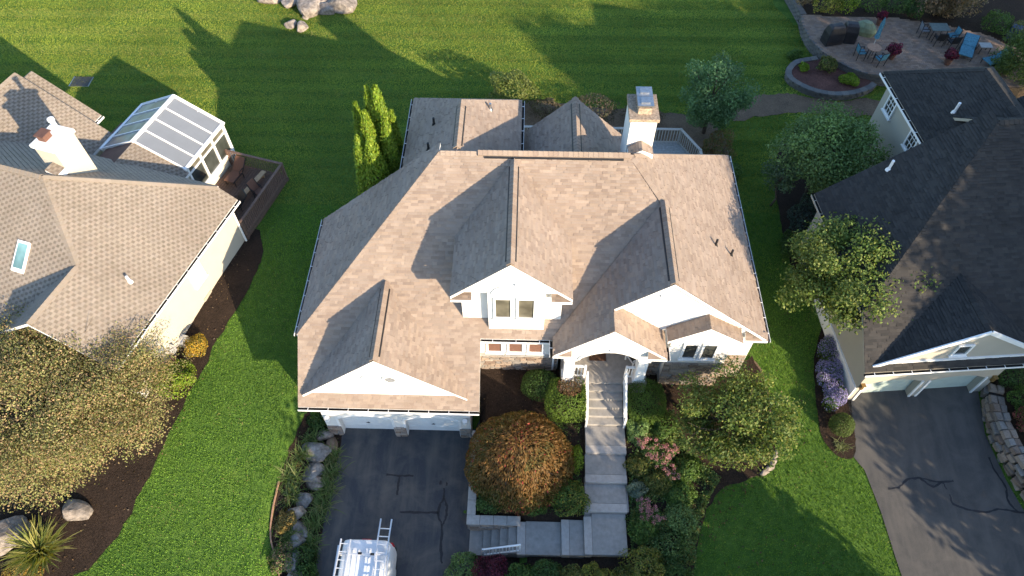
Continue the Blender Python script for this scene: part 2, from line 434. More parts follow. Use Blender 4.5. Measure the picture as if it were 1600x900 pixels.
# planting beds
drape('mulch_bed', smooth_poly([(-13.6, 23.2), (-13.0, 21.8), (-13.12, 20.6), (-13.5, 18.8), (-14.1, 16.9), (-14.5, 14.9), (-14.9, 13.4), (-15.3, 11.4), (-15.85, 9.05), (-16.5, 7.4), (-17.8, 6.2), (-22, 3.5), (-34, 3), (-34, 14), (-20, 16), (-16, 19), (-14.6, 23)], 4), 'mulch', 0.03, wob=0.09)
drape('mulch_bed', [(-1.85, 8.2), (-1.85, 15.9), (1.6, 16.2), (10.0, 16.2), (10.6, 16.6), (10.9, 14.9), (10.85, 13.8), (10.95, 11.9), (10.3, 11.25), (8.8, 10.8), (8.06, 10.3), (7.57, 9.4), (7.2, 8.4), (6.95, 7.2), (6.9, 6.2), (5, 5.4), (0.5, 5.3), (-1.8, 6.0)], 'mulch', 0.06, wob=0.08)
drape('mulch_bed', [(-9.4, 14.6), (-9.65, 13.8), (-9.95, 12), (-10.05, 10.3), (-10.05, 9.2), (-9.95, 8.2), (-9.5, 7.2), (-9.2, 6), (-8.25, 5.4), (-8.15, 9), (-8.0, 13.3), (-8.6, 14.6)], 'mulch', 0.035, wob=0.04)
drape('mulch_bed', smooth_poly([(14.5, 19.5), (14.2, 18.6), (13.35, 16.6), (13.05, 14.7), (12.97, 13), (13.4, 12.15), (14.05, 12.0), (14.4, 12.7), (14.6, 15), (15.4, 19.5)], 3), 'mulch', 0.03, wob=0.03)
drape('mulch_bed', smooth_poly([(13.6, 19.5), (13.2, 23), (13.6, 28), (15, 31), (18, 31), (17.5, 24), (15.4, 19.5)], 4), 'mulch', 0.034, wob=0.04)
drape('mulch_bed', smooth_poly([(-1.2, 33.0), (0.5, 33.4), (4, 32.9), (6, 32.8), (9.5, 32.4), (11.2, 31.2), (11.2, 28), (10.4, 26.5), (9.6, 27), (4, 28), (-0.5, 28)], 4), 'dirt', 0.03, wob=0.12)
drape('bare_ground', smooth_poly([(11.8, 33.0), (13.0, 33.9), (14.35, 34.4), (15.5, 34.6), (16.5, 34.3), (18.4, 33.9), (20.5, 34.2), (21, 33), (18.5, 32.6), (15.2, 32.8), (13.3, 32.4), (12.0, 32.0)], 4), 'dirt', 0.03, wob=0.12)
drape('bare_ground', smooth_poly([(10.0, 16.2), (10.7, 16.3), (10.95, 14.9), (10.9, 13.4), (10.5, 13.0), (10.3, 14.6)], 4), 'dirt', 0.045, wob=0.04)
drape('bare_ground', smooth_poly([(8.9, 11.3), (10.1, 11.75), (10.7, 12.4), (10.9, 11.9), (10.3, 11.3), (9.2, 10.95)], 4), 'dirt', 0.05, wob=0.05)

# ---------------------------------------------------------------- roofs, walls, windows
def clip_conv(poly, tgt):
    # clip 2d polygon by a convex counter-clockwise polygon
    for i in range(len(tgt)):
        ax, ay = tgt[i-1]; bx, by = tgt[i]; ex, ey = bx-ax, by-ay
        d = [ex*(p[1]-ay)-ey*(p[0]-ax) for p in poly]; out = []
        for k in range(len(poly)):
            a, b, da, db = poly[k-1], poly[k], d[k-1], d[k]
            if db >= 0:
                if da < 0: t = da/(da-db); out.append((a[0]+(b[0]-a[0])*t, a[1]+(b[1]-a[1])*t))
                out.append(b)
            elif da >= 0: t = da/(da-db); out.append((a[0]+(b[0]-a[0])*t, a[1]+(b[1]-a[1])*t))
        poly = out
        if len(poly) < 3: return []
    return poly
def normal_up(p):
    n = Vector((0, 0, 0)); p = [Vector(q) for q in p]
    for k in range(len(p)): n += p[k].cross(p[(k+1) % len(p)])
    n.normalize(); return n if n.z > 0 else -n
PAL = {
 'tan': [(0.365, 0.282, 0.218), (0.345, 0.265, 0.207), (0.385, 0.302, 0.238), (0.322, 0.245, 0.192), (0.358, 0.28, 0.222), (0.372, 0.292, 0.232)],
 'left': [(0.33, 0.275, 0.215), (0.35, 0.29, 0.23), (0.32, 0.265, 0.205), (0.34, 0.285, 0.23), (0.345, 0.28, 0.22)],
 'dark': [(0.054, 0.050, 0.047), (0.048, 0.045, 0.043), (0.060, 0.056, 0.052), (0.043, 0.041, 0.039), (0.056, 0.052, 0.049)]}
def shingle_plane(mb, polys, pal, rowh=0.118, tabw=0.25):
    n = normal_up(polys[0]); h = Vector((0, 0, 1)).cross(n).normalized(); s = n.cross(h)
    P0 = Vector(polys[0][0]); d0 = P0.dot(n); seed = int((abs(n.x)*7+abs(n.y)*13+abs(d0)*3)*100)
    for poly in polys:
        q = [(Vector(p).dot(h), Vector(p).dot(s)) for p in poly]
        ar = sum(q[i-1][0]*q[i][1]-q[i][0]*q[i-1][1] for i in range(len(q)))
        if ar < 0: q = q[::-1]
        a0 = min(p[0] for p in q); a1 = max(p[0] for p in q); b0 = min(p[1] for p in q); b1 = max(p[1] for p in q)
        for r in range(math.floor(b0/rowh), math.ceil(b1/rowh)):
            sh = (r % 2)*tabw*0.5 + hsh(seed, r, 3)*tabw*0.25
            x = lambda k: k*tabw+sh+(hsh(seed, r, k)-0.5)*tabw*0.62
            if pal == 'left': x = lambda k: k*0.12+(r % 2)*0.18
            k0 = math.floor((a0-sh)/(tabw if pal != 'left' else .12))-2; k1 = math.ceil((a1-sh)/(tabw if pal != 'left' else .12))+2
            for k in range(k0, k1):
                xa, xb = x(k), x(k+1)
                if xb < a0 or xa > a1: continue
                c = clip_conv([(xa, r*rowh), (xb, r*rowh), (xb, (r+1)*rowh+0.004), (xa, (r+1)*rowh+0.004)], q)
                if len(c) < 3: continue
                u = hsh(seed, r, k, 5); th = 0.034 if hsh(seed, r, k, 9) > 0.45 else 0.014
                cl = PAL[pal][int(u*len(PAL[pal])) % len(PAL[pal])]; f = 0.93+0.14*hsh(seed, r, k, 11)
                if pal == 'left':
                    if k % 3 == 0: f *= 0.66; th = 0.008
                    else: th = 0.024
                cl = tuple(v*f for v in cl)
                lift = lambda b: 0.003+th*(1-(b-r*rowh)/rowh)
                pts = [h*a+s*b+n*(d0+max(0.002, lift(b))) for a, b in c]
                mb.poly(pts, 0, cl)
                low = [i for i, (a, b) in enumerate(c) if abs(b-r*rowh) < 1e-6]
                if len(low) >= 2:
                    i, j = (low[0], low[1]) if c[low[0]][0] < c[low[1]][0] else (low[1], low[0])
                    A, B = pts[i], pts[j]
                    mb.poly([A-n*lift(r*rowh), B-n*lift(r*rowh), B, A], 0, tuple(v*0.5 for v in cl))   # printed dark band of laminated shingles; also paints the shadow line under each course
CAPS = {}
def cap_mesh(pal, slope, var):
    k = (pal, round(slope, 2), var)
    if k in CAPS: return CAPS[k]
    mb = MB(); wd, ln, t = 0.155, 0.26, 0.03
    c = PAL[pal][var % len(PAL[pal])]; c = tuple(v*0.92 for v in c)
    for sg in (-1, 1):
        a = [(0, 0, t+0.012), (ln, 0, t-0.006), (ln, sg*wd, t-0.006-wd*slope), (0, sg*wd, t+0.012-wd*slope)]
        mb.poly(a if sg < 0 else a[::-1], 0, c)
        e = [(0, 0, t+0.012), (0, sg*wd, t+0.012-wd*slope), (0, sg*wd, -0.01-wd*slope), (0, 0, -0.01)]
        mb.poly(e if sg < 0 else e[::-1], 0, tuple(v*.8 for v in c))
        e = [(0, sg*wd, t+0.012-wd*slope), (ln, sg*wd, t-0.006-wd*slope), (ln, sg*wd, -0.01-wd*slope), (0, sg*wd, -0.01-wd*slope)]
        mb.poly(e if sg < 0 else e[::-1], 0, tuple(v*.8 for v in c))
    CAPS[k] = mb.mesh('ridge_shingle', ['shingle']); return CAPS[k]
def cap_line(parent, p0, p1, pal, slope=0.8, step=0.2, vent=False, lift=0.0):
    p0 = Vector(p0); p1 = Vector(p1); d = (p1-p0); L = d.length; d.normalize()
    y = Vector((0, 0, 1)).cross(d).normalized(); z = d.cross(y)
    n = int(L/step); extra = 0.07 if vent else lift
    for i in range(n):
        o = p0+d*(i*step)+z*extra
        m = Matrix((( d.x, y.x, z.x, o.x), (d.y, y.y, z.y, o.y), (d.z, y.z, z.z, o.z), (0, 0, 0, 1)))
        inst('ridge_shingle', cap_mesh(pal, slope, int(hsh(i, n, L*100)*6)), parent, m)
    if vent:
        mb = MB(); wd = 0.205
        a = p0+d*0.25; b = p1-d*0.3
        for sg in (-1, 1):
            mb.ext([a+z*0.062, b+z*0.062, b+y*sg*wd+z*(0.062-wd*slope), a+y*sg*wd+z*(0.062-wd*slope)], z*-0.05)
        add('ridge_vent', mb, 'black', parent)
def roof(house, name, planes, pal, caps=(), under='roofbase', th=0.15, fascia='trim', label=None):
    mb = MB(); sb = MB()
    for polys in planes:
        for p in polys:
            mb.ext([(q[0], q[1], q[2]-0.004) for q in p], (0, 0, -th), 0, None, 1)
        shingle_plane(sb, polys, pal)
    r = add(name, mb, [under, fascia], house)
    if label: r['label'] = label
    s = add('shingles', sb, 'shingle', r); s['kind'] = 'stuff'
    for c in caps: cap_line(r, c[0], c[1], pal, **(c[2] if len(c) > 2 else {}))
    return r
def gutter(house, p0, p1, out, mat='trim'):
    # open trough hung on an eave; out = outward horizontal direction
    p0 = Vector(p0); p1 = Vector(p1); o = Vector(out).normalized(); mb = MB()
    d = (p1-p0)
    def strip(a, b, z0, z1, m):
        mb.ext([p0+o*a+Vector((0, 0, z0)), p0+o*b+Vector((0, 0, z0)), p0+o*b+Vector((0, 0, z1)), p0+o*a+Vector((0, 0, z1))], d, m)
    strip(0.005, 0.015, -0.14, -0.03, 1); strip(0.015, 0.112, -0.14, -0.125, 1); strip(0.112, 0.126, -0.14, -0.03, 0)
    gt = add('gutter', mb, [mat, 'dark'], house)
    n = int(d.length/0.75)
    hb = MB().box(-0.012, -0.055, -0.01, 0.012, 0.055, 0.01)
    me = hb.mesh('gutter_strap', [M[mat] if isinstance(mat, str) else mat])
    ang = math.atan2(d.y, d.x)
    for i in range(n):
        p = p0+d*((i+0.5)/n)+o*0.065+Vector((0, 0, -0.02))
        inst('gutter_strap', me, gt, Matrix.Translation(p) @ Matrix.Rotation(ang, 4, 'Z'))
    return gt
def frame3(O, U, N):
    return Vector(O), Vector(U).normalized(), Vector((0, 0, 1)), Vector(N).normalized()
def pb(mb, fr, u0, v0, n0, u1, v1, n1, m=0, c=None):
    O, U, V, N = fr
    P = lambda u, v, n: O+U*u+V*v+N*n
    return mb.ext([P(u0, v0, n1), P(u1, v0, n1), P(u1, v1, n1), P(u0, v1, n1)], N*(n0-n1), m, c)
def window(house, O, U, N, w, h, panes=1, gl='glass', bar=0.07, grid=None, frame='trim', sill=True, blind=None):
    fr = frame3(O, U, N); mb = MB()
    pb(mb, fr, -bar, -bar, 0, 0, h+bar, 0.07); pb(mb, fr, w, -bar, 0, w+bar, h+bar, 0.07)
    pb(mb, fr, 0, -bar, 0, w, 0, 0.068); pb(mb, fr, 0, h, 0, w, h+bar, 0.068)
    for k in range(1, panes):
        pb(mb, fr, w*k/panes-bar/2, 0, 0, w*k/panes+bar/2, h, 0.062)
    o = add('window', mb, frame, house)
    for k in range(panes):
        a = w*k/panes+(bar/2 if k else 0); b = w*(k+1)/panes-(bar/2 if k < panes-1 else 0)
        add('pane', pb(MB(), fr, a, 0, 0, b, h, 0.02), gl, o)
        if blind: add('blind', pb(MB(), fr, a+.01, h*.35, 0.0205, b-.01, h, 0.024), blind, o)
    if grid:
        gm = MB()
        for k in range(1, grid[0]): pb(gm, fr, w*k/grid[0]-.015, 0, 0.02, w*k/grid[0]+.015, h, 0.04)
        for k in range(1, grid[1]): pb(gm, fr, 0, h*k/grid[1]-.015, 0.02, w, h*k/grid[1]+.015, 0.039)
        add('muntins', gm, frame, o)
    if sill: add('sill', pb(MB(), fr, -bar*1.5, -bar-0.05, 0, w+bar*1.5, -bar, 0.12), frame, o)
    return o
STONES = [(0.36, 0.29, 0.235), (0.42, 0.36, 0.30), (0.30, 0.25, 0.21), (0.27, 0.20, 0.155), (0.40, 0.31, 0.24), (0.33, 0.30, 0.27)]
STM = {}
def stone_mesh(v):
    if v in STM: return STM[v]
    rnd = random.Random(v); mb = MB(); j = lambda s: rnd.uniform(-s, s)
    c = STONES[v % len(STONES)]
    b = [(-.5, 0, -.5), (.5, 0, -.5), (.5, 0, .5), (-.5, 0, .5)]
    f = [(p[0]*.86+j(.05), -1+j(.25), p[2]*.78+j(.07)) for p in b]
    i = b+f; mb.v = i
    mb.f = [(4, 5, 6, 7), (0, 1, 5, 4), (1, 2, 6, 5), (2, 3, 7, 6), (3, 0, 4, 7)]; mb.m = [0]*5; mb.c = [c]*5
    STM[v] = mb.mesh('stone', ['stone']); return STM[v]
def veneer(house, O, U, N, w, h, sw=0.36, shh=0.15, depth=0.06):
    fr = frame3(O, U, N); Ov, U_, V_, N_ = fr
    base = add('stone_veneer', pb(MB(), fr, 0, 0, 0, w, h, 0.03), 'concrete', house)
    z = 0
    while z < h-0.04:
        hh = min(h-z, shh*random.uniform(0.75, 1.3)); u = 0
        while u < w-0.03:
            ww = min(w-u, sw*random.uniform(0.55, 1.45)); ww = w-u if w-u-ww < 0.1 else ww
            ctr = Ov+U_*(u+ww/2)+V_*(z+hh/2)+N_*0.03
            sc = Matrix.Diagonal((ww-0.02, depth*random.uniform(.6, 1.2), hh-0.018, 1))
            rot = Matrix(((U_.x, -N_.x, 0, ctr.x), (U_.y, -N_.y, 0, ctr.y), (0, 0, 1, ctr.z), (0, 0, 0, 1)))
            inst('stone', stone_mesh(random.randrange(24)), base, rot @ sc); u += ww
        z += hh
    return base
def railing(parent, pts, z, h=0.95, mat='trim', gap=0.13, post=0.09, bal=0.035, rail=0.09, toprail_w=None):
    mb = MB(); pts = [Vector((p[0], p[1], p[2] if len(p) > 2 else z)) for p in pts]
    bm_ = MB().box(-bal/2, -bal/2, 0, bal/2, bal/2, h-0.14); me = bm_.mesh('baluster', [mat if not isinstance(mat, str) else M[mat]])
    for i in range(len(pts)-1):
        a, b = pts[i], pts[i+1]; up = Vector((0, 0, 1))
        mb.bar(a+up*h, b+up*h, toprail_w or rail, 0.05)
    o = add('railing', mb, mat, parent)
    for i in range(len(pts)-1): add('bottom_rail', MB().bar(pts[i]+Vector((0, 0, .1)), pts[i+1]+Vector((0, 0, .1)), 0.05, 0.06), mat, o)
    for i in range(len(pts)-1):
        a, b = pts[i], pts[i+1]; n = max(1, int((b-a).length/gap))
        for k in range(1, n):
            p = a.lerp(b, k/n)+Vector((0, 0, 0.1))
            inst('baluster', me, o, Matrix.Translation(p))
    for p in pts:
        add('post', MB().box(p.x-post/2, p.y-post/2, p.z, p.x+post/2, p.y+post/2, p.z+h+0.06), mat, o)
    return o

# ================================================================ MIDDLE HOUSE
H = thing('house', 'large house with tan shingle roof, white gables and two arched garage doors in the middle', 'house', (0.4, 19, 1.7), off=(-0.4, -19, -1.7))
S = .84
fz = lambda y: 5.31+S*(y-15.1)
F = lambda x, y: (x, y, fz(y))
Lp = lambda x, y: (x, y, 5.31+S*(x+9.2))
Rp = lambda x, y: (x, y, 5.31+S*(10-x))
Gp = lambda x, y: (x, y, 9.048-S*(5.55-x))
RZ = fz(20.85)
front = [[F(-9.15, 12.8), F(-1.68, 12.8), F(-1.68, 15.1), F(-9.15, 15.1)], [F(-9.2, 15.1), F(1.24, 15.1), F(5.55, 19.5), F(4.25, 20.85), F(-3.45, 20.85)]]
left = [[Lp(-9.2, 15.1), Lp(-9.2, 21.35), Lp(-3.45, 21.35), Lp(-3.45, 20.85)]]
right = [[Rp(5.55, 15.3), Rp(10, 15.3), Rp(10, 19.5), Rp(5.55, 19.5)], [Rp(5.55, 19.5), Rp(10, 19.5), Rp(10, 26), Rp(4.25, 20.85)]]
gl = [[Gp(3.5, 15.3), Gp(5.55, 15.3), Gp(5.55, 19.5), Gp(3.5, 17.4)], [Gp(1.25, 14.3), Gp(3.5, 14.3), Gp(3.5, 17.4), Gp(1.25, 15.12)]]
rear = [[(-3.45, 20.85, RZ), (4.25, 20.85, RZ), (10, 26, 5.31), (-3.45, 26, 5.31)]]
mr = roof(H, 'main_roof', [front, left, right, gl, rear], 'tan', caps=[
    ((-1.9, 20.85, RZ), (4.2, 20.85, RZ), dict(vent=True)), ((-3.4, 20.85, RZ), (-2.0, 20.85, RZ)),
    (F(-9.1, 15.2), (-3.45, 20.85, RZ), dict(slope=.51, lift=-.02)), ((5.55, 19.45, Rp(5.55, 0)[2]), (4.28, 20.82, RZ), dict(slope=.51, lift=-.02)),
    ((5.55, 15.32, Rp(5.55, 0)[2]), (5.55, 19.45, Rp(5.55, 0)[2]), dict(vent=True)),
    ((9.9, 25.9, 5.4), (4.3, 20.9, RZ), dict(slope=.51, lift=-.02))])
gz, gs = 6.79, .87
GG = lambda x, y: (x, y, gz-gs*abs(x+5.55))
roof(H, 'garage_gable_roof', [[[GG(-8.92, 13.1), GG(-5.55, 13.1), GG(-5.55, 16.86), GG(-8.92, 13.38)]], [[GG(-5.55, 13.1), GG(-2.18, 13.1), GG(-2.18, 13.38), GG(-5.55, 16.86)]]], 'tan',
     caps=[((-5.55, 13.12, gz), (-5.55, 16.8, gz), dict(vent=True))])
dz, ds = 10.0, .88
DG = lambda x, y: (x, y, dz-ds*abs(x+.45))
roof(H, 'dormer_roof', [[[DG(-2.75, 15.3), DG(-.45, 15.3), DG(-.45, 20.68), DG(-2.75, 18.27)]], [[DG(-.45, 15.3), DG(1.9, 15.3), DG(1.9, 18.22), DG(-.45, 20.68)]]], 'tan',
     caps=[((-.45, 15.32, dz), (-.45, 20.6, dz), dict(vent=True))])
pz = Gp(3.5, 0)[2]
PR = lambda x, y: (x, y, pz-S*(x-3.5))
roof(H, 'porch_roof', [[[PR(3.5, 14.3), PR(5.82, 14.3), PR(5.82, 15.6), PR(3.5, 15.6)]]], 'tan', caps=[((3.5, 14.32, pz), (3.5, 15.3, pz))])
BG = lambda x, y: (x, y, 6.68-.66*abs(x-7.35))
roof(H, 'bay_roof', [[[BG(5.85, 14.92), BG(7.35, 14.92), BG(7.35, 15.62), BG(5.85, 15.62)]], [[BG(7.35, 14.92), BG(8.85, 14.92), BG(8.85, 15.62), BG(7.35, 15.62)]]], 'tan', caps=[((7.35, 14.95, 6.68), (7.35, 15.55, 6.68))])
WG = lambda x, y: (x, y, 10.1-.82*abs(x+2.77))
roof(H, 'rear_wing_roof', [[[WG(-5.32, 21.0), WG(-2.77, 21.0), WG(-2.77, 24.05), WG(-5.32, 26.6)]], [[WG(-2.77, 21.0), WG(-.22, 21.0), WG(-.22, 26.6), WG(-2.77, 24.05)]],
     [[WG(-5.32, 26.6), WG(-2.77, 24.05), WG(-.22, 26.6)]]], 'tan', caps=[((-2.77, 21.1, 10.1), (-2.77, 24.05, 10.1), dict(vent=True))])
TG = lambda x, y: (x, y, 9.3-.93*abs(x-2.15))
roof(H, 'sunroom_roof', [[[TG(-.15, 20.9), TG(2.15, 20.9), TG(2.15, 25.3), TG(-.15, 25.3)]], [[TG(2.15, 20.9), TG(4.45, 20.9), TG(4.45, 25.3), TG(2.15, 25.3)]]], 'tan',
     caps=[((2.15, 21.0, 9.3), (2.15, 25.28, 9.3), dict(vent=True))])
# gutters
gutter(H, (-9.15, 12.8, fz(12.8)), (-1.68, 12.8, fz(12.8)), (0, -1, 0)); gutter(H, (-1.66, 15.1, 5.31), (1.2, 15.1, 5.31), (0, -1, 0))
gutter(H, (10, 15.3, 5.31), (10, 26, 5.31), (1, 0, 0)); gutter(H, (-9.2, 15.1, 5.31), (-9.2, 21.35, 5.31), (-1, 0, 0))
gutter(H, (5.82, 14.3, PR(5.82, 0)[2]), (5.82, 14.92, PR(5.82, 0)[2]), (1, 0, 0)); gutter(H, (1.25, 14.3, Gp(1.25, 0)[2]), (1.25, 15.05, Gp(1.25, 0)[2]), (-1, 0, 0))
gutter(H, (-5.32, 21.4, WG(-5.32, 0)[2]), (-5.32, 26.6, WG(-5.32, 0)[2]), (-1, 0, 0)); gutter(H, (-.22, 21.6, WG(-.22, 0)[2]), (-.22, 26.6, WG(-.22, 0)[2]), (1, 0, 0))
# garage front with two arched openings
def archwall(mb, y, t, x0, x1, z0, ztop, ops, m=0):
    cur = x0
    for a, b, sp, cr in ops:
        if a > cur: mb.box(cur, y, z0, a, y+t, ztop, m)
        n = 10; top = []
        for k in range(n):
            xa, xb = a+(b-a)*k/n, a+(b-a)*(k+1)/n
            za, zb = [sp+cr*(1-((x-(a+b)/2)/((b-a)/2))**2) for x in (xa, xb)]
            mb.ext([(xa, y, za), (xb, y, zb), (xb, y, ztop), (xa, y, ztop)], (0, t, 0), m)
        cur = b
    if cur < x1: mb.box(cur, y, z0, x1, y+t, ztop, m)
    return mb
gops = [(-7.92, -5.6, 1.6, .36), (-5.02, -2.68, 1.6, .36)]
add('garage_front_wall', archwall(MB(), 13.15, .3, -8.55, -2.15, 0.0, 3.42, gops), 'siding_white', H)
am = MB()
for a, b, sp, cr in gops:
    n = 10
    f = lambda x, e: sp+e+cr*(1-((x-(a+b)/2)/((b-a)/2))**2)
    for k in range(n):
        xa, xb = a+(b-a)*k/n, a+(b-a)*(k+1)/n
        am.ext([(xa, 13.15, f(xa, 0)), (xb, 13.15, f(xb, 0)), (xb, 13.15, f(xb, .12)), (xa, 13.15, f(xa, .12))], (0, -.025, 0))
    am.box(a-.1, 13.125, 0.85, a, 13.15, sp+.05); am.box(b, 13.125, 0.85, b+.1, 13.15, sp+.05)
add('door_casing', am, 'trim', H)
for a, b, sp, cr in gops:
    d = add('garage_door', MB().box(a, 13.47, 0.0, b, 13.5, 2.3), 'dark', H)
    for k in range(4):
        pm = MB().box(a+.01, 13.42, 0.03+k*.565, b-.01, 13.47, 0.03+(k+1)*.565-.012)
        for q in range(4):
            ww = (b-a)/4; pm.box(a+q*ww+.1, 13.405, 0.03+k*.565+.11, a+(q+1)*ww-.1, 13.42, 0.03+(k+1)*.565-.12)
        add('panel', pm, 'door_white', d, bevel=0.004)
    add('handle', MB().bar(((a+b)/2-.08, 13.38, .75), ((a+b)/2+.08, 13.38, .75), .02, .02).box((a+b)/2-.02, 13.38, .73, (a+b)/2+.02, 13.41, .77), 'black', d)
veneer(H, (-8.55, 13.15, 0.02), (1, 0, 0), (0, -1, 0), .62, .85); veneer(H, (-5.58, 13.15, 0.02), (1, 0, 0), (0, -1, 0), .54, .85); veneer(H, (-2.66, 13.15, 0.02), (1, 0, 0), (0, -1, 0), .5, .85)
for x in (-8.3, -2.36):
    l = MB().tube((x, 13.13, 1.85), (x, 13.0, 1.85), .03, .03); l.tube((x, 13.0, 1.72), (x, 13.0, 1.98), .09, .11, 10); add('wall_lamp', l, 'trim', H)
# garage gable
def gable(name, y, x0, x1, xm, zb, zp, t=.12, mat='siding_white', house=None):
    return add(name, MB().ext([(x0, y, zb), (x1, y, zb), (xm, y, zp)], (0, t, 0)), mat, house or H)
gable('garage_gable_wall', 13.32, -8.75, -2.35, -5.55, 3.75, 6.55)
add('gable_base_trim', MB().box(-8.6, 13.26, 3.8, -2.5, 13.32, 3.98), 'trim', H)
def louvre(house, x, y, z, rad=.28):
    mb = MB(); n = 24
    for k in range(n):
        a, b = 2*math.pi*k/n, 2*math.pi*(k+1)/n
        P = lambda t, r: (x+r*math.cos(t), y, z+r*math.sin(t))
        mb.ext([P(a, rad), P(b, rad), P(b, rad+.1), P(a, rad+.1)], (0, -.06, 0))
    o = add('round_louvre', mb, 'trim', house)
    db = MB().ext([(x+rad*math.cos(2*math.pi*k/n), y-.005, z+rad*math.sin(2*math.pi*k/n)) for k in range(n)], (0, -.01, 0)); add('opening', db, 'dark', o)
    sb = MB()
    for k in range(-2, 3):
        hw = math.sqrt(max(0.01, rad**2-(k*.1)**2)); sb.bar((x-hw, y-.03, z+k*.1), (x+hw, y-.03, z+k*.1), .04, .012, up=(0, .6, .8))
    add('slats', sb, 'trim', o)
def archtrim(house, x, y, z, rad, a0=0, a1=math.pi, wd=.07, key=True):
    mb = MB(); n = 18; P = lambda t, r: (x+r*math.cos(t), y, z+r*math.sin(t)*.62)
    for k in range(n):
        a, b = a0+(a1-a0)*k/n, a0+(a1-a0)*(k+1)/n
        mb.ext([P(a, rad), P(b, rad), P(b, rad+wd), P(a, rad+wd)], (0, -.05, 0))
    if key: mb.box(x-.05, y-.075, z+rad*.62-.03, x+.05, y, z+rad*.62+.14)
    return add('arch_trim', mb, 'trim', house)
louvre(H, -5.2, 13.32, 5.0, .22)
archtrim(H, -5.55, 13.32, 4.95, .75)
# side and rear walls of the garage half
sw = MB()
sw.ext([(-8.55, 13.45, -.1), (-8.55, 21.1, -.1), (-8.55, 21.1, 5.6), (-8.55, 15.65, 5.6), (-8.55, 13.45, fz(13.45)-.2)], (.2, 0, 0))
add('wall', sw, 'siding_white', H); sw = MB()
sw.ext([(-2.35, 13.45, -.1), (-2.35, 15.75, -.1), (-2.35, 15.75, fz(15.75)-.2), (-2.35, 13.45, fz(13.45)-.2)], (.2, 0, 0))
sw.ext([(-8.35, 21.1, 0), (-3.45, 21.1, 0), (-3.45, 21.1, 9.9), (-8.35, 21.1, 5.8)], (0, -.2, 0))
pieces('wall', sw, 'siding_white', H); sw = MB()
sw.box(-5.1, 21.3, 1.5, -4.9, 26.2, 7.95); sw.box(-.6, 21.3, 1.5, -.4, 26.2, 7.95); sw.box(-4.9, 26.0, 1.5, -.6, 26.2, 7.95)
sw.box(-.4, 25.4, 1.5, 9.5, 25.6, 5.3); sw.box(9.45, 15.75, 1.2, 9.65, 25.4, 5.4)
pieces('wall', sw, 'siding_white', H); sw = MB()
sw.ext([(-.1, 25.05, 5.3), (4.4, 25.05, 5.3), (4.4, 25.05, 7.1), (2.15, 25.05, 9.1), (-.1, 25.05, 7.1)], (0, -.15, 0))
sw.box(-.1, 25.05, 1.5, 4.4, 25.2, 5.3)
add('wall', sw, 'siding_white', H)
# front wall with three windows and stone skirt
add('wall', MB().box(-2.15, 15.75, 1.2, 1.9, 15.95, 5.7), 'siding_white', H)
for x in (-1.43, -.53, .33): window(H, (x, 15.75, 3.3), (1, 0, 0), (0, -1, 0), .55, .95, 1, 'blind', .09)
veneer(H, (-2.12, 15.75, 1.35), (1, 0, 0), (0, -1, 0), 3.7, 1.65)
add('water_table', MB().box(-2.14, 15.63, 3.0, 1.62, 15.75, 3.06), 'capstone', H)
ds_ = MB().bar((1.15, 15.02, 5.2), (1.4, 15.66, 4.75), .08, .08); ds_.bar((1.4, 15.66, 4.75), (1.4, 15.66, 1.9), .08, .08); add('downspout', ds_, 'trim', H)
# central dormer
dw = MB(); dw.ext([(-2.4, 15.75, 5.6), (1.55, 15.75, 5.6), (1.55, 15.75, 8.1), (-.45, 15.75, 9.8), (-2.4, 15.75, 8.1)], (0, .15, 0))
dw.box(-2.4, 15.9, 5.7, -2.25, 18.2, 8.0); dw.box(1.4, 15.9, 5.7, 1.55, 18.2, 8.0)
add('dormer_wall', dw, 'siding_white', H)
add('dormer_bay', MB().box(-1.34, 15.42, 5.35, .88, 15.75, 8.3), 'siding_white', H)
add('dormer_gable', MB().ext([(-2.3, 15.44, 8.1), (1.45, 15.44, 8.1), (-.45, 15.44, 9.72)], (0, .3, 0)), 'siding_white', H)
window(H, (-1.04, 15.42, 6.5), (1, 0, 0), (0, -1, 0), .58, 1.25, 1, 'glass_olive', .09); window(H, (-.14, 15.42, 6.5), (1, 0, 0), (0, -1, 0), .58, 1.25, 1, 'glass_olive', .09)
archtrim(H, -.24, 15.42, 8.05, .9)
def eave_return(house, x0, x1, y0, y1, z, pal='tan'):
    r = roof(house, 'eave_return', [[[(x0, y0, z), (x1, y0, z), (x1, y1, z+.16), (x0, y1, z+.16)]]], pal, th=.14)
    return r
eave_return(H, -2.75, -1.95, 15.3, 15.74, 7.76); eave_return(H, 1.1, 1.9, 15.3, 15.74, 7.76)
# right gable, bay and their walls
add('wall', MB().ext([(5.6, 15.62, 1.2), (9.65, 15.62, 1.2), (9.65, 15.62, 5.45), (5.55, 15.62, 8.85), (2.2, 15.62, 6.05), (3.0, 15.62, 5.6), (5.6, 15.62, 5.0)], (0, .13, 0)), 'siding_white', H)
archtrim(H, 5.3, 15.62, 7.55, .45, .3, 2.6)
eave_return(H, 9.1, 10.0, 15.28, 15.61, 5.32)
bw = MB().box(6.1, 15.2, 1.2, 8.6, 15.6, 5.6); bw.ext([(6.1, 15.2, 5.6), (8.6, 15.2, 5.6), (7.35, 15.2, 6.5)], (0, .4, 0)); add('bay_wall', bw, 'siding_white', H)
for x in (6.72, 7.5): window(H, (x, 15.2, 4.05), (1, 0, 0), (0, -1, 0), .5, 1.05, 1, 'glass', .09)
veneer(H, (6.1, 15.2, 1.3), (1, 0, 0), (0, -1, 0), 2.5, 2.3); veneer(H, (8.62, 15.62, 1.3), (1, 0, 0), (0, -1, 0), 1.0, 2.3); veneer(H, (5.55, 15.62, 1.3), (1, 0, 0), (0, -1, 0), .52, 2.3)
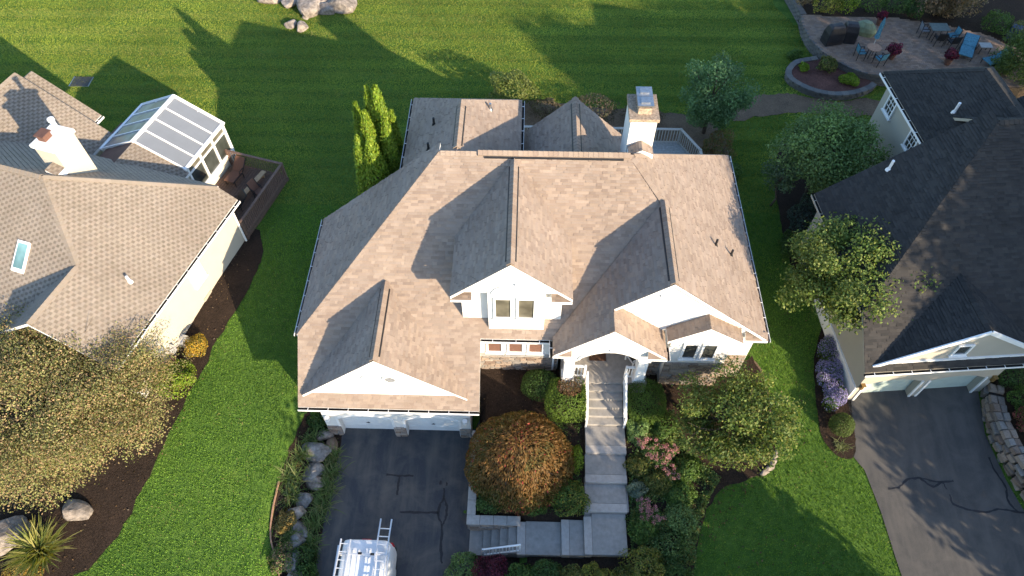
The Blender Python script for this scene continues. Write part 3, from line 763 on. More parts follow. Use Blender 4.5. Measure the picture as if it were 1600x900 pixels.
# porch
pf = MB().box(1.75, 14.68, 1.0, 5.45, 17.0, 2.6); add('porch_floor', pf, 'concrete', H)
pw = MB().box(1.75, 16.8, 2.6, 5.45, 17.0, 5.6); pw.box(1.62, 15.75, 1.3, 1.75, 17.0, 5.6); pw.box(5.45, 15.62, 1.3, 5.58, 17.0, 5.6); add('porch_wall', pw, 'siding_white', H)
dr = add('front_door', MB().box(3.05, 16.74, 2.62, 4.1, 16.8, 4.75), 'door', H); add('handle', MB().tube((3.95, 16.7, 3.6), (3.95, 16.74, 3.6), .03), 'brass', dr)
mb = archwall(MB(), 14.55, .2, 1.75, 5.3, 4.6, 5.45, [(2.3, 4.85, 4.72, .62)])
mb.ext([(1.55, 14.55, 5.45), (5.5, 14.55, 5.45), (3.5, 14.55, 7.1)], (0, .2, 0)); add('porch_gable', mb, 'siding_white', H)
archtrim(H, 3.575, 14.55, 4.74, 1.2, 0.05, math.pi-.05, .08)
eave_return(H, 1.25, 2.0, 14.28, 14.54, 5.42); eave_return(H, 5.05, 5.82, 14.28, 14.54, 5.36)
for x in (2.02, 5.08):
    c = MB(); c.box(x-.21, 14.73, 2.6, x+.21, 15.15, 4.62); c.box(x-.27, 14.7, 2.6, x+.27, 15.2, 2.8); c.box(x-.26, 14.7, 4.45, x+.26, 15.18, 4.6); add('column', c, 'trim', H, bevel=.01)
railing(H, [(1.85, 14.95), (2.75, 14.95)], 2.6, .9); railing(H, [(4.5, 14.95), (5.3, 14.95)], 2.6, .9)
# chimney
ch = add('chimney', MB().box(4.15, 21.9, 8.2, 5.2, 23.3, 10.95), 'siding_white', H)
add('chimney_cap', MB().box(4.08, 21.83, 10.95, 5.27, 23.37, 11.1), 'rust', ch)
for y in (22.15, 22.75):
    f = MB().box(4.42, y, 11.1, 4.95, y+.46, 11.38); add('flue', f, 'rust', ch)
    f = MB(); f.box(4.36, y-.06, 11.5, 5.0, y+.52, 11.53)
    f.ext([(4.36, y-.06, 11.53), (5.0, y-.06, 11.53), (5.0, y+.52, 11.53), (4.36, y+.52, 11.53)], (0, 0, .03)); 
    for ax in (4.42, 4.93):
        for ay in (y, y+.44): f.box(ax, ay, 11.38, ax+.02, ay+.02, 11.5)
    f.box(4.5, y+.08, 11.56, 4.86, y+.38, 11.62)
    add('flue_cover', f, 'metal', ch)
roof(H, 'chimney_cricket', [[[(4.2, 21.45, 9.6), (4.7, 21.3, 9.95), (4.7, 21.95, 9.95), (4.2, 21.95, 9.6)]], [[(4.7, 21.3, 9.95), (5.2, 21.45, 9.6), (5.2, 21.95, 9.6), (4.7, 21.95, 9.95)]]], 'tan', th=.4)
# roof vents
def pipe(house, x, y, z, h=.35, r=.05, mat='black'):
    m_ = MB().tube((x, y, z-.1), (x, y, z+h), r, r, 10); m_.tube((x, y, z-.06), (x, y, z+.06), r*2.2, r*1.3, 10); return add('vent_pipe', m_, mat, house)
pipe(H, 7.99, 18.88, 7.0); pipe(H, 8.8, 18.9, 6.32); pipe(H, -4.0, 23.6, 9.1, .35); pipe(H, -4.1, 22.1, 9.05, .35); pipe(H, -1.6, 24.6, 9.15, .3, .06, 'metal')
# rear deck
dk = [(-.35, 25.65), (9.4, 25.65), (9.4, 28.3), (8.5, 29.9), (-.35, 29.9)]
deck = add('rear_deck', MB().prism(dk, 2.3, 2.52), 'deckgrey', H)
bd = MB()
for k in range(30):
    y = 25.7+k*.14
    x1 = 9.35 if y < 28.2 else 9.35-(y-28.2)*.53
    bd.box(-.33, y, 2.52, x1, y+.125, 2.56)
b_ = add('deck_boards', bd, 'deckgrey', deck); b_['kind'] = 'stuff'
railing(deck, [(9.3, 25.8), (9.3, 28.2), (8.45, 29.8), (-.25, 29.8), (-.25, 26.7)], 2.56, 1.0, 'rail_grey', .16, .1, .04, .14)
for x, y in ((9.2, 28.2), (8.4, 29.7), (4, 29.7), (-.2, 29.7)): add('deck_post', MB().box(x-.07, y-.07, 1.8, x+.07, y+.07, 2.3), 'deckgrey', deck)

# ================================================================ LEFT HOUSE  (local x across, y along its right wall)
LH = thing('house', 'cream house with mottled tan shingle roof and white chimney beside the wide left tree', 'house', (-13.72, 22.47, 2.0), R(-16), off=(0, 0, -2.0))
s7 = .7
A = lambda x, y: (x, y, 5-s7*x)
Bz = lambda x, y: (x, y, 8.82+s7*(y+3.77))
Dz = lambda x, y: (x, y, 8.82-.79*(y+3.77))
hx = -2.87; hy = -6.36
roof(LH, 'main_roof', [[[A(0, hy), A(0, .25), A(-.85, .25), A(-5.46, -3.77), A(hx, hy)], [A(0, -9.35), A(0, hy), A(hx, hy), A(hx, -9.35)]],
     [[Bz(-16, -9.4), Bz(-5.9, -9.4), Bz(hx, hy), Bz(-5.46, -3.77), Bz(-16, -3.77)]],
     [[(hx, -9.35, 7.0), (hx, hy, 7.0), (-5.9, -9.4, 4.88)]],
     [[Dz(-5.46, -3.77), Dz(-.85, .3), Dz(-16, .3), Dz(-16, -3.77)]]], 'left', caps=[
     ((hx, hy, 7.02), (-5.46, -3.77, 8.82), dict(slope=.46, lift=-.02)), ((-.85, .25, 5.6), (-5.46, -3.77, 8.84), dict(slope=.4)),
     ((-5.5, -3.77, 8.84), (-9.5, -3.77, 8.84), dict(slope=.7)), ((hx, -9.3, 7.01), (hx, hy, 7.01), dict(slope=.66))])
Wz = lambda x, y: (x, y, 7.6-s7*abs(x+12.9))
roof(LH, 'rear_wing_roof', [[[Wz(-12.9, -2.2), Wz(-12.9, 2.6), Wz(-8.8, 2.6), Wz(-8.8, .2)]], [[Wz(-12.9, -2.2), Wz(-16.5, .2), Wz(-16.5, 2.6), Wz(-12.9, 2.6)]]], 'left', caps=[((-12.9, -1.5, 7.6), (-12.9, 2.6, 7.6), dict(slope=.66))])
W2 = lambda x, y: (x, y, 7.1-s7*abs(x+12.9))
roof(LH, 'rear_lower_roof', [[[W2(-12.9, 2.62), W2(-12.9, 3.4), W2(-9.9, 3.4), W2(-9.9, 2.62)]], [[W2(-12.9, 2.62), W2(-16, 2.62), W2(-16, 3.4), W2(-12.9, 3.4)]]], 'left')
gutter(LH, (0, -9.35, 5.0), (0, .25, 5.0), (1, 0, 0)); gutter(LH, (-9.9, 2.62, 5.0), (-9.9, 3.4, 5.0), (1, 0, 0))
lw = MB()
lw.box(-.6, -9.0, 1.2, -.4, .0, 4.95); lw.box(-15.5, -.15, 1.2, -.6, 0.05, 5.3); lw.box(-9.3, .05, 1.2, -9.1, 2.3, 4.7); lw.box(-15.5, 2.1, 1.2, -9.3, 2.3, 4.7)
lw.ext([(-.6, -9.0, .6), (-5.6, -9.0, .6), (-5.6, -9.0, 4.9), (hx, -9.0, 6.8), (-.6, -9.0, 5.2)], (0, .2, 0)); lw.box(-15.5, -8.8, .6, -5.6, -8.6, 5.0)
lw.ext([(-12.9, 3.15, 6.8), (-10.2, 3.15, 4.9), (-10.2, 3.15, 1.5), (-15.5, 3.15, 1.5), (-15.5, 3.15, 4.9)], (0, -.15, 0))
add('wall', lw, 'siding_cream', LH)
add('foundation', MB().box(-.62, -9.02, .8, -.385, .07, 1.95), 'capstone', LH)
add('corner_board', MB().box(-.62, -9.06, 1.9, -.36, -9.0, 4.9), 'trim', LH)
lch = add('chimney', MB().box(-6.15, -2.9, 6.6, -5.15, -1.65, 9.45), 'siding_cream', LH)
add('chimney_cap', MB().box(-6.22, -2.97, 9.45, -5.08, -1.58, 9.6), 'trim', lch)
add('flue', MB().tube((-5.5, -1.95, 9.6), (-5.5, -1.95, 10.25), .1, .1, 12).tube((-5.5, -1.95, 10.25), (-5.5, -1.95, 10.36), .14, .14, 12), 'trim', lch)
fb = MB().box(-6.02, -2.62, 9.6, -5.66, -2.2, 9.82).box(-6.07, -2.67, 9.85, -5.61, -2.15, 9.9)
for ax, ay in ((-6.02, -2.62), (-5.69, -2.62), (-6.02, -2.23), (-5.69, -2.23)): fb.box(ax, ay, 9.82, ax+.03, ay+.03, 9.85)
add('flue_cover', fb, 'brown', lch)
roof(LH, 'chimney_cricket', [[[(-5.15, -3.4, 8.55), (-5.15, -2.9, 8.55), (-5.65, -2.9, 8.75), (-5.65, -3.4, 8.75)]]], 'left', th=.3)
window(LH, (-.4, -3.9, 3.25), (0, 1, 0), (1, 0, 0), .75, 1.05, 1, 'trim', .06, grid=(1, 5))
add('wall_vent', MB().box(-.4, -3.9, 2.02, -.36, -3.3, 2.22), 'tan', LH)
add('downspout', MB().bar((-.25, .1, 4.85), (-.3, -.08, 4.6), .07, .07).bar((-.3, -.08, 4.6), (-.3, -.08, 2.2), .07, .07), 'trim', LH)
gm = MB().box(-.4, -7.35, 2.5, -.2, -7.05, 2.95); gm.box(-.38, -6.95, 2.1, -.1, -6.65, 2.5); gm.tube((-.25, -6.8, 1.6), (-.25, -6.8, 2.1), .05); gm.tube((-.15, -6.2, 1.7), (-.15, -5.95, 2.1), .1, .1, 10); gm.bar((-.2, -7.0, 2.3), (-.2, -6.0, 2.1), .04, .04); gm.box(-.4, -6.35, 1.75, -.05, -5.85, 2.1)
add('utility_meter', gm, 'alu', LH)
sk = add('skylight', MB().ext([(-5.75, -7.15, Bz(0, -7.15)[2]+.1), (-5.15, -7.15, Bz(0, -7.15)[2]+.1), (-5.15, -6.1, Bz(0, -6.1)[2]+.1), (-5.75, -6.1, Bz(0, -6.1)[2]+.1)], (0, 0, -.15)), 'trim', LH)
add('pane', MB().ext([(-5.68, -7.05, Bz(0, -7.05)[2]+.115), (-5.22, -7.05, Bz(0, -7.05)[2]+.115), (-5.22, -6.2, Bz(0, -6.2)[2]+.115), (-5.68, -6.2, Bz(0, -6.2)[2]+.115)], (0, 0, -.01)), 'glass_sky', sk)
pipe(LH, -1.25, -5.86, 5.87, .35, .06, 'trim')
# glazed sunroom with a porch roof in front of it
SG = lambda x, y: (x, y, 5.95-.5*abs(x+6.1))
roof(LH, 'link_roof', [[[SG(-6.1, -.3), SG(-3.5, -.3), SG(-3.5, 1.38), SG(-6.1, 1.38)]]], 'left')
add('membrane_roof', MB().ext([SG(-8.2, -.3), SG(-6.1, -.3), SG(-6.1, 1.38), SG(-8.2, 1.38)], (0, 0, -.12)), 'brown', LH)
sun_ = add('sunroom', MB().box(-8.4, 1.4, 1.6, -3.7, 4.85, 2.5).box(-3.76, 1.5, 2.5, -3.66, 4.85, 3.1).box(-8.5, 1.5, 2.5, -8.4, 4.85, 3.1), 'cream', LH)
U = lambda x, y: (x, y, 6.0-.49*abs(x+6.1))
sf = MB()
sf.bar(U(-6.1, 1.35), U(-6.1, 5.0), .16, .1)
for sgn in (-1, 1):
    e = -6.1+sgn*2.44
    sf.bar(U(e, 1.35), U(e, 4.95), .12, .14)
    for k in range(5):
        y = 1.42+k*.87; sf.bar(U(-6.1, y), U(e, y), .07, .09)
    for k in range(4):
        y = 1.5+k*1.1; sf.box(e-.06-.0*sgn, y-.06, 3.1, e+.06, y+.06, 4.8)
    sf.box(e-.07, 1.45, 3.08, e+.07, 4.9, 3.16); sf.box(e-.055, 1.45, 4.35, e+.055, 4.9, 4.42)
for k in range(5): x = -8.54+k*1.22; sf.box(x-.05, 4.8, 2.5, x+.05, 4.9, U(x, 0)[2])
add('frame', sf, 'trim', sun_)
for k in range(4):
    y0, y1 = 1.46+k*.87, 1.46+k*.87+.79
    add('roof_panel', MB().ext([U(-6.02, y0), U(-3.72, y0), U(-3.72, y1), U(-6.02, y1)], (0, 0, -.03)), 'panel_grey', sun_)
    add('roof_panel', MB().ext([U(-8.48, y0), U(-6.18, y0), U(-6.18, y1), U(-8.48, y1)], (0, 0, -.03)), 'glass_dark', sun_)
for k in range(3):
    y0, y1 = 1.56+k*1.1, 1.56+k*1.1+.98
    add('pane', MB().box(-3.69, y0, 3.16, -3.67, y1, 4.35), 'glass', sun_); add('pane', MB().box(-3.69, y0, 4.42, -3.67, y1, 4.78), 'glass_olive', sun_)
add('gable_trim', MB().bar(U(-8.6, 4.98), U(-6.1, 4.98), .05, .14).bar(U(-6.1, 4.98), U(-3.6, 4.98), .05, .14), 'trim', sun_)
add('gable_infill', MB().ext([(-3.7, 1.4, 2.5), (-8.4, 1.4, 2.5), (-8.4, 1.4, 4.8), (-6.1, 1.4, 5.85), (-3.7, 1.4, 4.75)], (0, -.05, 0)), 'cream', sun_)
# left deck
ld = add('side_deck', MB().box(-3.64, .05, 2.25, -.25, 4.4, 2.42), 'deckbrown', LH)
bd = MB()
for k in range(23): bd.box(-3.62+k*.146, .07, 2.42, -3.62+k*.146+.13, 4.38, 2.46)
b_ = add('deck_boards', bd, 'deckbrown', ld); b_['kind'] = 'stuff'
railing(ld, [(-.3, .12), (-.3, 4.32), (-3.6, 4.32)], 2.46, 1.0, 'rail_brown', .14, .1, .04, .13)
lat = MB()
for k in range(32): lat.bar((-.28, .1+k*.135, 2.2), (-.28, .1+min(31, k+8)*.135, 1.7) if k < 24 else (-.28, 4.35, 1.95), .012, .04)
for k in range(32): lat.bar((-.265, .1+k*.135, 1.75), (-.265, .1+min(31, k+8)*.135, 2.2), .012, .04)
add('lattice', lat, 'rail_brown', ld)
for x, y in ((-.3, .12), (-.3, 4.32), (-3.5, 4.32)): add('deck_post', MB().box(x-.06, y-.06, 1.7, x+.06, y+.06, 2.25), 'deckbrown', ld)
ld2 = add('rear_deck', MB().box(-10.3, 3.5, 2.25, -8.6, 4.5, 2.46), 'deckbrown', LH)
railing(ld2, [(-10.2, 3.6), (-10.2, 4.45), (-8.6, 4.45)], 2.46, 1.0, 'rail_brown', .14, .1, .04, .13)

# ================================================================ RIGHT HOUSE
RH = thing('house', 'tan house with dark charcoal shingle roof above two pale green garage doors', 'house', (14.4, 14.6, 1.65), R(5.3), off=(0, 0, -1.65))
q = .78
Fr = lambda x, y: (x, y, 4.7+q*(y+.29))
Lr = lambda x, y: (x, y, 6.25+q*(x+.5))
ry = 7.47; rz_ = Fr(0, ry)[2]; hxr = -.5+(rz_-6.25)/q
roof(RH, 'main_roof', [[[Fr(-.55, -.29), Fr(7.2, -.29), Fr(7.2, 1.7), Fr(-.55, 1.7)], [Fr(-.5, 1.7), Fr(14, 1.7), Fr(14, ry), Fr(hxr, ry)]],
     [[Lr(-.5, 1.7), Lr(-.5, 8.1), Lr(hxr, 8.1), Lr(hxr, ry)]], [[(hxr, ry, rz_), (14, ry, rz_), (14, 13, 6.4), (hxr, 13, 6.4)]]], 'dark', under='roofbase_dark', fascia='tan',
     caps=[(Fr(-.45, 1.75), (hxr, ry, rz_), dict(slope=.46, lift=-.02)), ((hxr, ry, rz_), (13, ry, rz_), dict(slope=.7))])
rg = lambda x, y: (x, y, 7.05-.6*abs(x-3.5))
yv = lambda x: (rg(x, 0)[2]-4.7)/q-.29
roof(RH, 'garage_gable_roof', [[[rg(-.25, -.12), rg(3.5, -.12), rg(3.5, yv(3.5)), rg(-.25, max(-.1, yv(-.25)))]], [[rg(3.5, -.12), rg(7.2, -.12), rg(7.2, max(-.1, yv(7.2))), rg(3.5, yv(3.5))]]], 'dark', under='roofbase_dark',
     caps=[((3.5, -.1, 7.05), (3.5, yv(3.5)-.1, 7.05), dict(slope=.55))])
wr = lambda x, y: (x, y, 10.2-.76*abs(x-6.9))
roof(RH, 'rear_wing_roof', [[[wr(4.15, 7.7), wr(6.9, 7.7), wr(6.9, 11.4), wr(4.15, 14.1)]], [[wr(6.9, 7.7), wr(9.65, 7.7), wr(9.65, 14.1), wr(6.9, 11.4)]], [[wr(4.15, 14.1), wr(6.9, 11.4), wr(9.65, 14.1)]]], 'dark', under='roofbase_dark', fascia='tan',
     caps=[((6.9, 7.8, 10.2), (6.9, 11.4, 10.2), dict(slope=.7)), ((4.2, 14.05, 8.13), (6.9, 11.4, 10.2), dict(slope=.4))])
er = lambda x, y: (x, y, 8.6-.6*abs(x-12.6))
roof(RH, 'side_wing_roof', [[[er(9.6, 9), er(12.6, 9), er(12.6, 12.6), er(9.6, 12.6)]], [[er(12.6, 9), er(15.6, 9), er(15.6, 12.6), er(12.6, 12.6)]]], 'dark', under='roofbase_dark', fascia='tan')
gutter(RH, (-.55, -.29, 4.7), (7.2, -.29, 4.7), (0, -1, 0)); gutter(RH, (-.5, 1.7, 6.25), (-.5, 8.1, 6.25), (-1, 0, 0), 'tan'); gutter(RH, (4.15, 7.9, 8.11), (4.15, 14.1, 8.11), (-1, 0, 0))
rops = [(.3, 2.7, 3.05, .3), (3.1, 5.5, 3.05, .3)]
add('garage_front_wall', archwall(MB(), 0, .3, 0, 6.0, 1.4, 4.6, rops), 'siding_tan', RH)
for a, b, sp, cr in rops:
    d = add('garage_door', MB().box(a, .33, 1.5, b, .36, 3.4), 'dark', RH)
    for k in range(4): add('panel', MB().box(a+.01, .28, 1.66+k*.44, b-.01, .33, 1.66+(k+1)*.44-.012), 'door_green', d)
    pieces('door_casing', MB().box(a-.1, -.05, 1.5, a, 0, sp+.05).box(b, -.05, 1.5, b+.1, 0, sp+.05), 'trim', RH)
rw = MB(); rw.ext([(0, .3, 1.2), (0, 8.0, 1.2), (0, 8.0, 6.2), (0, 1.9, 6.2), (0, .3, 4.95)], (.2, 0, 0)); rw.box(5.8, .3, 1.2, 6.0, 8, 5.2)
rw.box(.2, 7.8, 1.2, 4.5, 8.0, 6.3); rw.ext([(.2, 7.9, 6.3), (4.1, 7.9, 6.3), (4.1, 7.9, 9.5), (.2, 7.9, 6.6)], (0, .1, 0)); rw.box(4.5, 8.0, 1.2, 4.7, 13.7, 8.1); rw.box(4.7, 13.5, 1.2, 9.3, 13.7, 8.1)
rw.box(9.8, 12.2, 1.2, 15.2, 12.4, 7.0); rw.box(9.1, 8, 1.2, 9.3, 13.5, 8.0)
add('wall', rw, 'siding_tan', RH)
add('foundation', MB().box(-.06, .0, 1.2, 0.0, 8.02, 2.75), 'white', RH)
rgw = add('gable_wall', MB().ext([(.2, .0, 4.95), (6.8, .0, 4.95), (3.5, .0, 6.9)], (0, .15, 0)), 'siding_tan', RH)
add('gable_base_trim', MB().box(.3, -.06, 4.88, 6.9, 0, 5.0), 'trim', RH)
rb = MB(); rb.bar(rg(-.2, -.1), rg(3.5, -.1), .06, .16); rb.bar(rg(3.5, -.1), rg(7.2, -.1), .06, .16); add('rake_board', rb, 'trim', RH)
window(RH, (2.85, 0, 5.35), (1, 0, 0), (0, -1, 0), .5, .62, 1, 'glass', .08, frame='trim')
window(RH, (4.5, 13.1, 6.7), (0, -1, 0), (-1, 0, 0), .65, .85, 1, 'glass', .09, grid=(3, 3)); window(RH, (4.5, 10.55, 6.7), (0, -1, 0), (-1, 0, 0), .65, .95, 1, 'glass', .09, grid=(3, 3));
for x in (.1, 5.85):
    l = MB().box(x-.06, -.14, 2.85, x+.06, -.02, 3.15); l.ext([(x-.09, -.17, 3.15), (x+.09, -.17, 3.15), (x+.09, 0, 3.15), (x-.09, 0, 3.15)], (0, 0, .05)); add('wall_lamp', l, 'brass', RH)
pipe(RH, 5.41, 9.99, 9.06, .5, .06, 'trim'); pipe(RH, 1.93, 7.6, 8.15, .5, .06, 'trim')

# ================================================================ WALKS, STEPS AND GARDEN WALLS
path = struct('path', MB().box(2.72, 9.5, .6, 4.5, 13.0, 1.3).box(2.7, 7.85, .5, 4.32, 9.5, 1.1).box(.1, 7.9, .3, 2.7, 9.12, .8), 'concrete')
def slab(name, x0, y0, z0, x1, y1, z1, mat='concrete', bev=.015):
    return add(name, MB().box(x0, y0, z0, x1, y1, z1), mat, path, bevel=bev)
for k, (y0, y1, z) in enumerate([(14.36, 14.68, 2.44), (14.04, 14.36, 2.29), (13.70, 14.04, 2.14), (13.38, 13.70, 1.99), (13.06, 13.38, 1.84)]):
    slab('step', 2.87, y0, 1.0, 4.42, y1+.012*(k > 0)-.002, z); 
for y0, y1, z, x0, x1 in [(12.18, 13.06, 1.68, 2.80, 4.50), (10.96, 11.83, 1.52, 2.76, 4.47), (9.80, 10.61, 1.36, 2.72, 4.42)]:
    slab('slab', x0, y0+.004, z-.3, x1, y1-.004, z); slab('tread', x0-.01, y0-.352, z-.3, x1+.01, y0-.002, z+.006, 'treadstone')
slab('slab', 2.98, 7.8, .8, 4.36, 9.44, 1.2); slab('tread', 2.66, 7.8, .8, 2.976, 9.3, 1.206, 'treadstone')
slab('slab', 2.08, 7.8, .6, 2.655, 9.2, 1.04); slab('tread', 1.76, 7.8, .6, 2.076, 9.2, 1.046, 'treadstone')
slab('slab', .32, 7.82, .4, 1.755, 9.15, .88); slab('tread', -.02, 7.82, .4, .316, 9.12, .886, 'treadstone')
for k in range(4): slab('step', -.025-.35*(k+1)+.002, 7.9, -.1, -.025-.35*k, 9.08, .71-.176*k)
slab('slab', -1.98, 7.85, -.1, -1.43, 9.08, .09)
# stair railings
for x in (2.83, 4.46):
    r_ = thing('stair_railing', 'white picket stair railing on the %s side of the entry steps' % ('garage' if x < 3 else 'bay window'), 'railing', (x, 13.0, 1.7), off=(-x, -13.0, -1.7), group='white railings of the entry steps')
    railing(r_, [(x, 13.02, 1.68), (x, 14.66, 2.6)], 0, .88, 'trim', .14, .08, .03, .07)
hr = thing('stair_handrail', 'short white handrail beside the side steps down to the driveway', 'railing', (-.6, 7.95, .4), off=(.6, -7.95, -.4))
railing(hr, [(-1.38, 7.95, .1), (.1, 7.95, .88)], 0, .85, 'trim', .14, .06, .03, .06)
# capped garden wall
gw = thing('garden_wall', 'low capped stone garden wall along the driveway under the round red maple', 'wall', (-1.9, 9.1, 0), off=(1.9, -9.1, 0))
add('wall_core', MB().box(-2.0, 9.2, -.1, -1.78, 13.0, .9).box(-2.0, 9.0, -.1, .0, 9.2, .9), 'dark', gw)
veneer(gw, (-2.0, 13.0, .0), (0, -1, 0), (-1, 0, 0), 4.0, .9, .4, .15, .05); veneer(gw, (-2.0, 9.0, .0), (1, 0, 0), (0, -1, 0), 2.0, .9, .4, .15, .05)
for k in range(6): add('capstone', MB().box(-2.09, 9.32+k*.62, .9, -1.74, 9.32+(k+1)*.62-.012, .985), 'capstone', gw, bevel=.012)
for k in range(4): add('capstone', MB().box(-2.09+k*.55, 8.93, .9, -2.09+(k+1)*.55-.012, 9.31, .985), 'capstone', gw, bevel=.012)

# boulders
def rockmesh(seed, n=3, flat=.7):
    rnd = random.Random(seed); import bmesh
    bm = bmesh.new(); bmesh.ops.create_icosphere(bm, subdivisions=n, radius=1.0)
    pl = []
    for k in range(11):
        d = Vector((rnd.gauss(0, 1), rnd.gauss(0, 1), rnd.gauss(0, 1))).normalized(); pl.append((d, rnd.uniform(.55, .92)))
    from mathutils import noise
    off = Vector((seed*3.1, seed*1.7, 0))
    for v in bm.verts:
        p = v.co.copy()
        for d, c in pl:
            e = p.dot(d)-c
            if e > 0: p -= d*e*.9
        p *= 1+.10*noise.noise(p*1.7+off)+.05*noise.noise(p*4.5+off)
        p.z *= flat; v.co = p
    me = bpy.data.meshes.new('boulder'); bm.to_mesh(me); bm.free(); return me
def boulder(x, y, r, label, mat='rock', seed=0, sx=1.2, sy=.9, rz=0, group=None, sink=.25, cat='rock', flat=.7):
    me = rockmesh(seed, 3, flat); me.materials.append(M[mat]); me.polygons.foreach_set('use_smooth', [False]*len(me.polygons))
    o = bpy.data.objects.new('boulder', me); COL.objects.link(o)
    z = max(g(x-.3, y), g(x+.3, y))*.5+min(g(x-.3, y), g(x+.3, y))*.5
    o.location = (x, y, z+r*flat*(1-2*sink)); o.scale = (r*sx, r*sy, r); o.rotation_euler = (0, 0, rz)
    tag(o, label, cat, group); return o
gR = 'rocks of the driveway border'
for i, (x, y, r, sx, sy, rz, lb, mt) in enumerate([
    (-8.75, 13.0, .42, 1.0, .9, .2, 'pale wedge rock by the garage corner at the top of the rock border', 'rock_pale'),
    (-8.95, 12.15, .62, 1.2, .9, -.2, 'long tan flat rock, second from the garage in the border', 'rock'),
    (-8.35, 12.5, .38, .8, 1.3, .1, 'narrow brown rock standing between garage pier and long tan rock', 'rust_rock'),
    (-8.95, 11.2, .50, 1.1, .9, .5, 'grey rounded rock, third down the driveway border', 'rock'),
    (-8.75, 10.75, .42, 1.2, .8, -.3, 'pale rounded rock just below the grey rounded one', 'rock_pale'),
    (-9.05, 10.0, .45, 1.0, 1.0, .9, 'grey knobbly rock halfway down the driveway border', 'rock'),
    (-9.35, 9.35, .46, 1.3, .7, .2, 'bright slanted slab rock nearest the lawn edge', 'rock_pale'),
    (-9.05, 8.75, .40, 1.2, .9, -.6, 'dark low rock half under the day lilies', 'rock'),
    (-9.1, 8.2, .45, 1.1, .9, .4, 'dark grey rock just below the low rock under the lilies', 'rock'),
    (-9.05, 7.55, .46, .8, 1.2, .1, 'upright grey rock beside the van rack', 'rock'),
    (-8.9, 6.75, .48, 1.1, 1.0, .5, 'pale blue grey rock at the bottom edge of the border', 'rock_pale')]):
    if mt == 'rust_rock':
        M.setdefault('rust_rock', plain('brown_fieldstone', (0.24, .17, .12), .9, .3, 5, .2, .4)); 
    boulder(x, y, r, lb, mt, i+1, sx, sy, rz, gR)
for i, (x, y, r, sx, sy, rz, lb) in enumerate([
    (-17.3, 43.0, .7, 1.3, .7, .2, 'leftmost pale flat boulder of the far row on the lawn'), (-15.9, 42.7, .65, 1.1, .9, .8, 'small tan boulder second from left in the far row'),
    (-14.5, 42.3, .95, .9, 1.3, .1, 'tall pinkish boulder in the middle of the far row'), (-13.6, 42.6, .6, 1, 1, .4, 'brown boulder tucked behind the middle of the far row'),
    (-13.35, 41.9, .6, 1.1, .9, -.5, 'low tan boulder between the middle and the big white end boulder'), (-12.5, 42.5, 1.0, 1.2, 1.0, -.6, 'big white boulder at the right end of the far row'),
    (-14.55, 41.25, .3, 1, 1, .3, 'little white stone at the foot of the far row'),
    (-15.4, 40.35, .42, 1.1, .9, .2, 'tan left one of two stones on the back lawn'), (-14.65, 40.05, .48, 1.0, 1.0, .9, 'pale right one of two stones on the back lawn')]):
    boulder(x, y, r, lb, 'rock_pale', 20+i, sx, sy, rz, 'boulders on the back lawn')
boulder(-18.05, 8.95, .62, 'flat pale rock behind the spiky yucca plant', 'rock_pale', 41, 1.3, .8, -.3, flat=.5)
boulder(-20.6, 7.8, .95, 'pale rock at the left edge beside the yucca', 'rock_pale', 42, 1.2, .8, .7, flat=.5)
for i, (x, y) in enumerate(((10.85, 12.05), (10.72, 11.75), (10.55, 11.5), (10.3, 11.3))):
    boulder(x, y, .17, ['edging stone farthest along the curved lawn bed tip', 'second edging stone at the lawn bed tip', 'third edging stone at the lawn bed tip', 'nearest edging stone at the lawn bed tip'][i], 'rock_pale', 50+i, 1.5, .8, 1.0-.2*i, 'edging stones at the tip of the right bed')

# dry stone wall beside the right driveway
sw2 = thing('stone_wall', 'rough stone retaining wall along the right driveway', 'wall', (20.2, 13, 1.2), off=(-20.2, -13, -1.2))
line = smooth_line([(20.55, 15.2), (20.3, 14.2), (20.25, 13.0), (20.45, 11.8), (20.95, 10.3), (21.6, 8.6)], 6)
ci = 0
core = MB()
for i in range(len(line)-1):
    a, b = Vector(line[i]), Vector(line[i+1]); d = (b-a).normalized(); n = Vector((d.y, -d.x))
    core.ext([(a.x, a.y, g(*a)-.1), (b.x, b.y, g(*b)-.1), (b.x, b.y, 2.25), (a.x, a.y, 2.25)], (-n.x*.5, -n.y*.5, 0))
add('wall_core', core, 'dark', sw2)
SW = random.Random(5)
for row in range(5):
    t = 0.0; tot = len(line)-1
    while t < tot-.3:
        i = int(t); a, b = Vector(line[i]), Vector(line[min(i+1, tot)]); p = a.lerp(b, t-i); d = (b-a).normalized(); ln = SW.uniform(.3, .6)
        zz = 1.3+row*.24
        if zz > g(p.x, p.y)-.2:
            for dep in ((0, .3) if row == 4 else (0,)):
                me = stone_mesh(SW.randrange(24)); n = Vector((-d.y, d.x)); c = p+n*(.05-dep*-1.0)+d*ln/2
                rot = Matrix(((d.x, n.x, 0, c.x), (d.y, n.y, 0, c.y), (0, 0, 1, zz), (0, 0, 0, 1)))
                if row == 4:   # top course lies flat
                    rot = Matrix(((d.x, 0, n.x, c.x), (d.y, 0, n.y, c.y), (0, -1, 0, zz-.02), (0, 0, 0, 1)))
                    inst('stone', me, sw2, Matrix.Translation((-20.2, -13, -1.2)) @ rot @ Matrix.Diagonal((ln-.02, SW.uniform(.1, .2), .3, 1)))
                else:
                    inst('stone', me, sw2, Matrix.Translation((-20.2, -13, -1.2)) @ rot @ Matrix.Diagonal((ln-.02, SW.uniform(.14, .24), .23, 1)))
        t += ln/((b-a).length+1e-6)

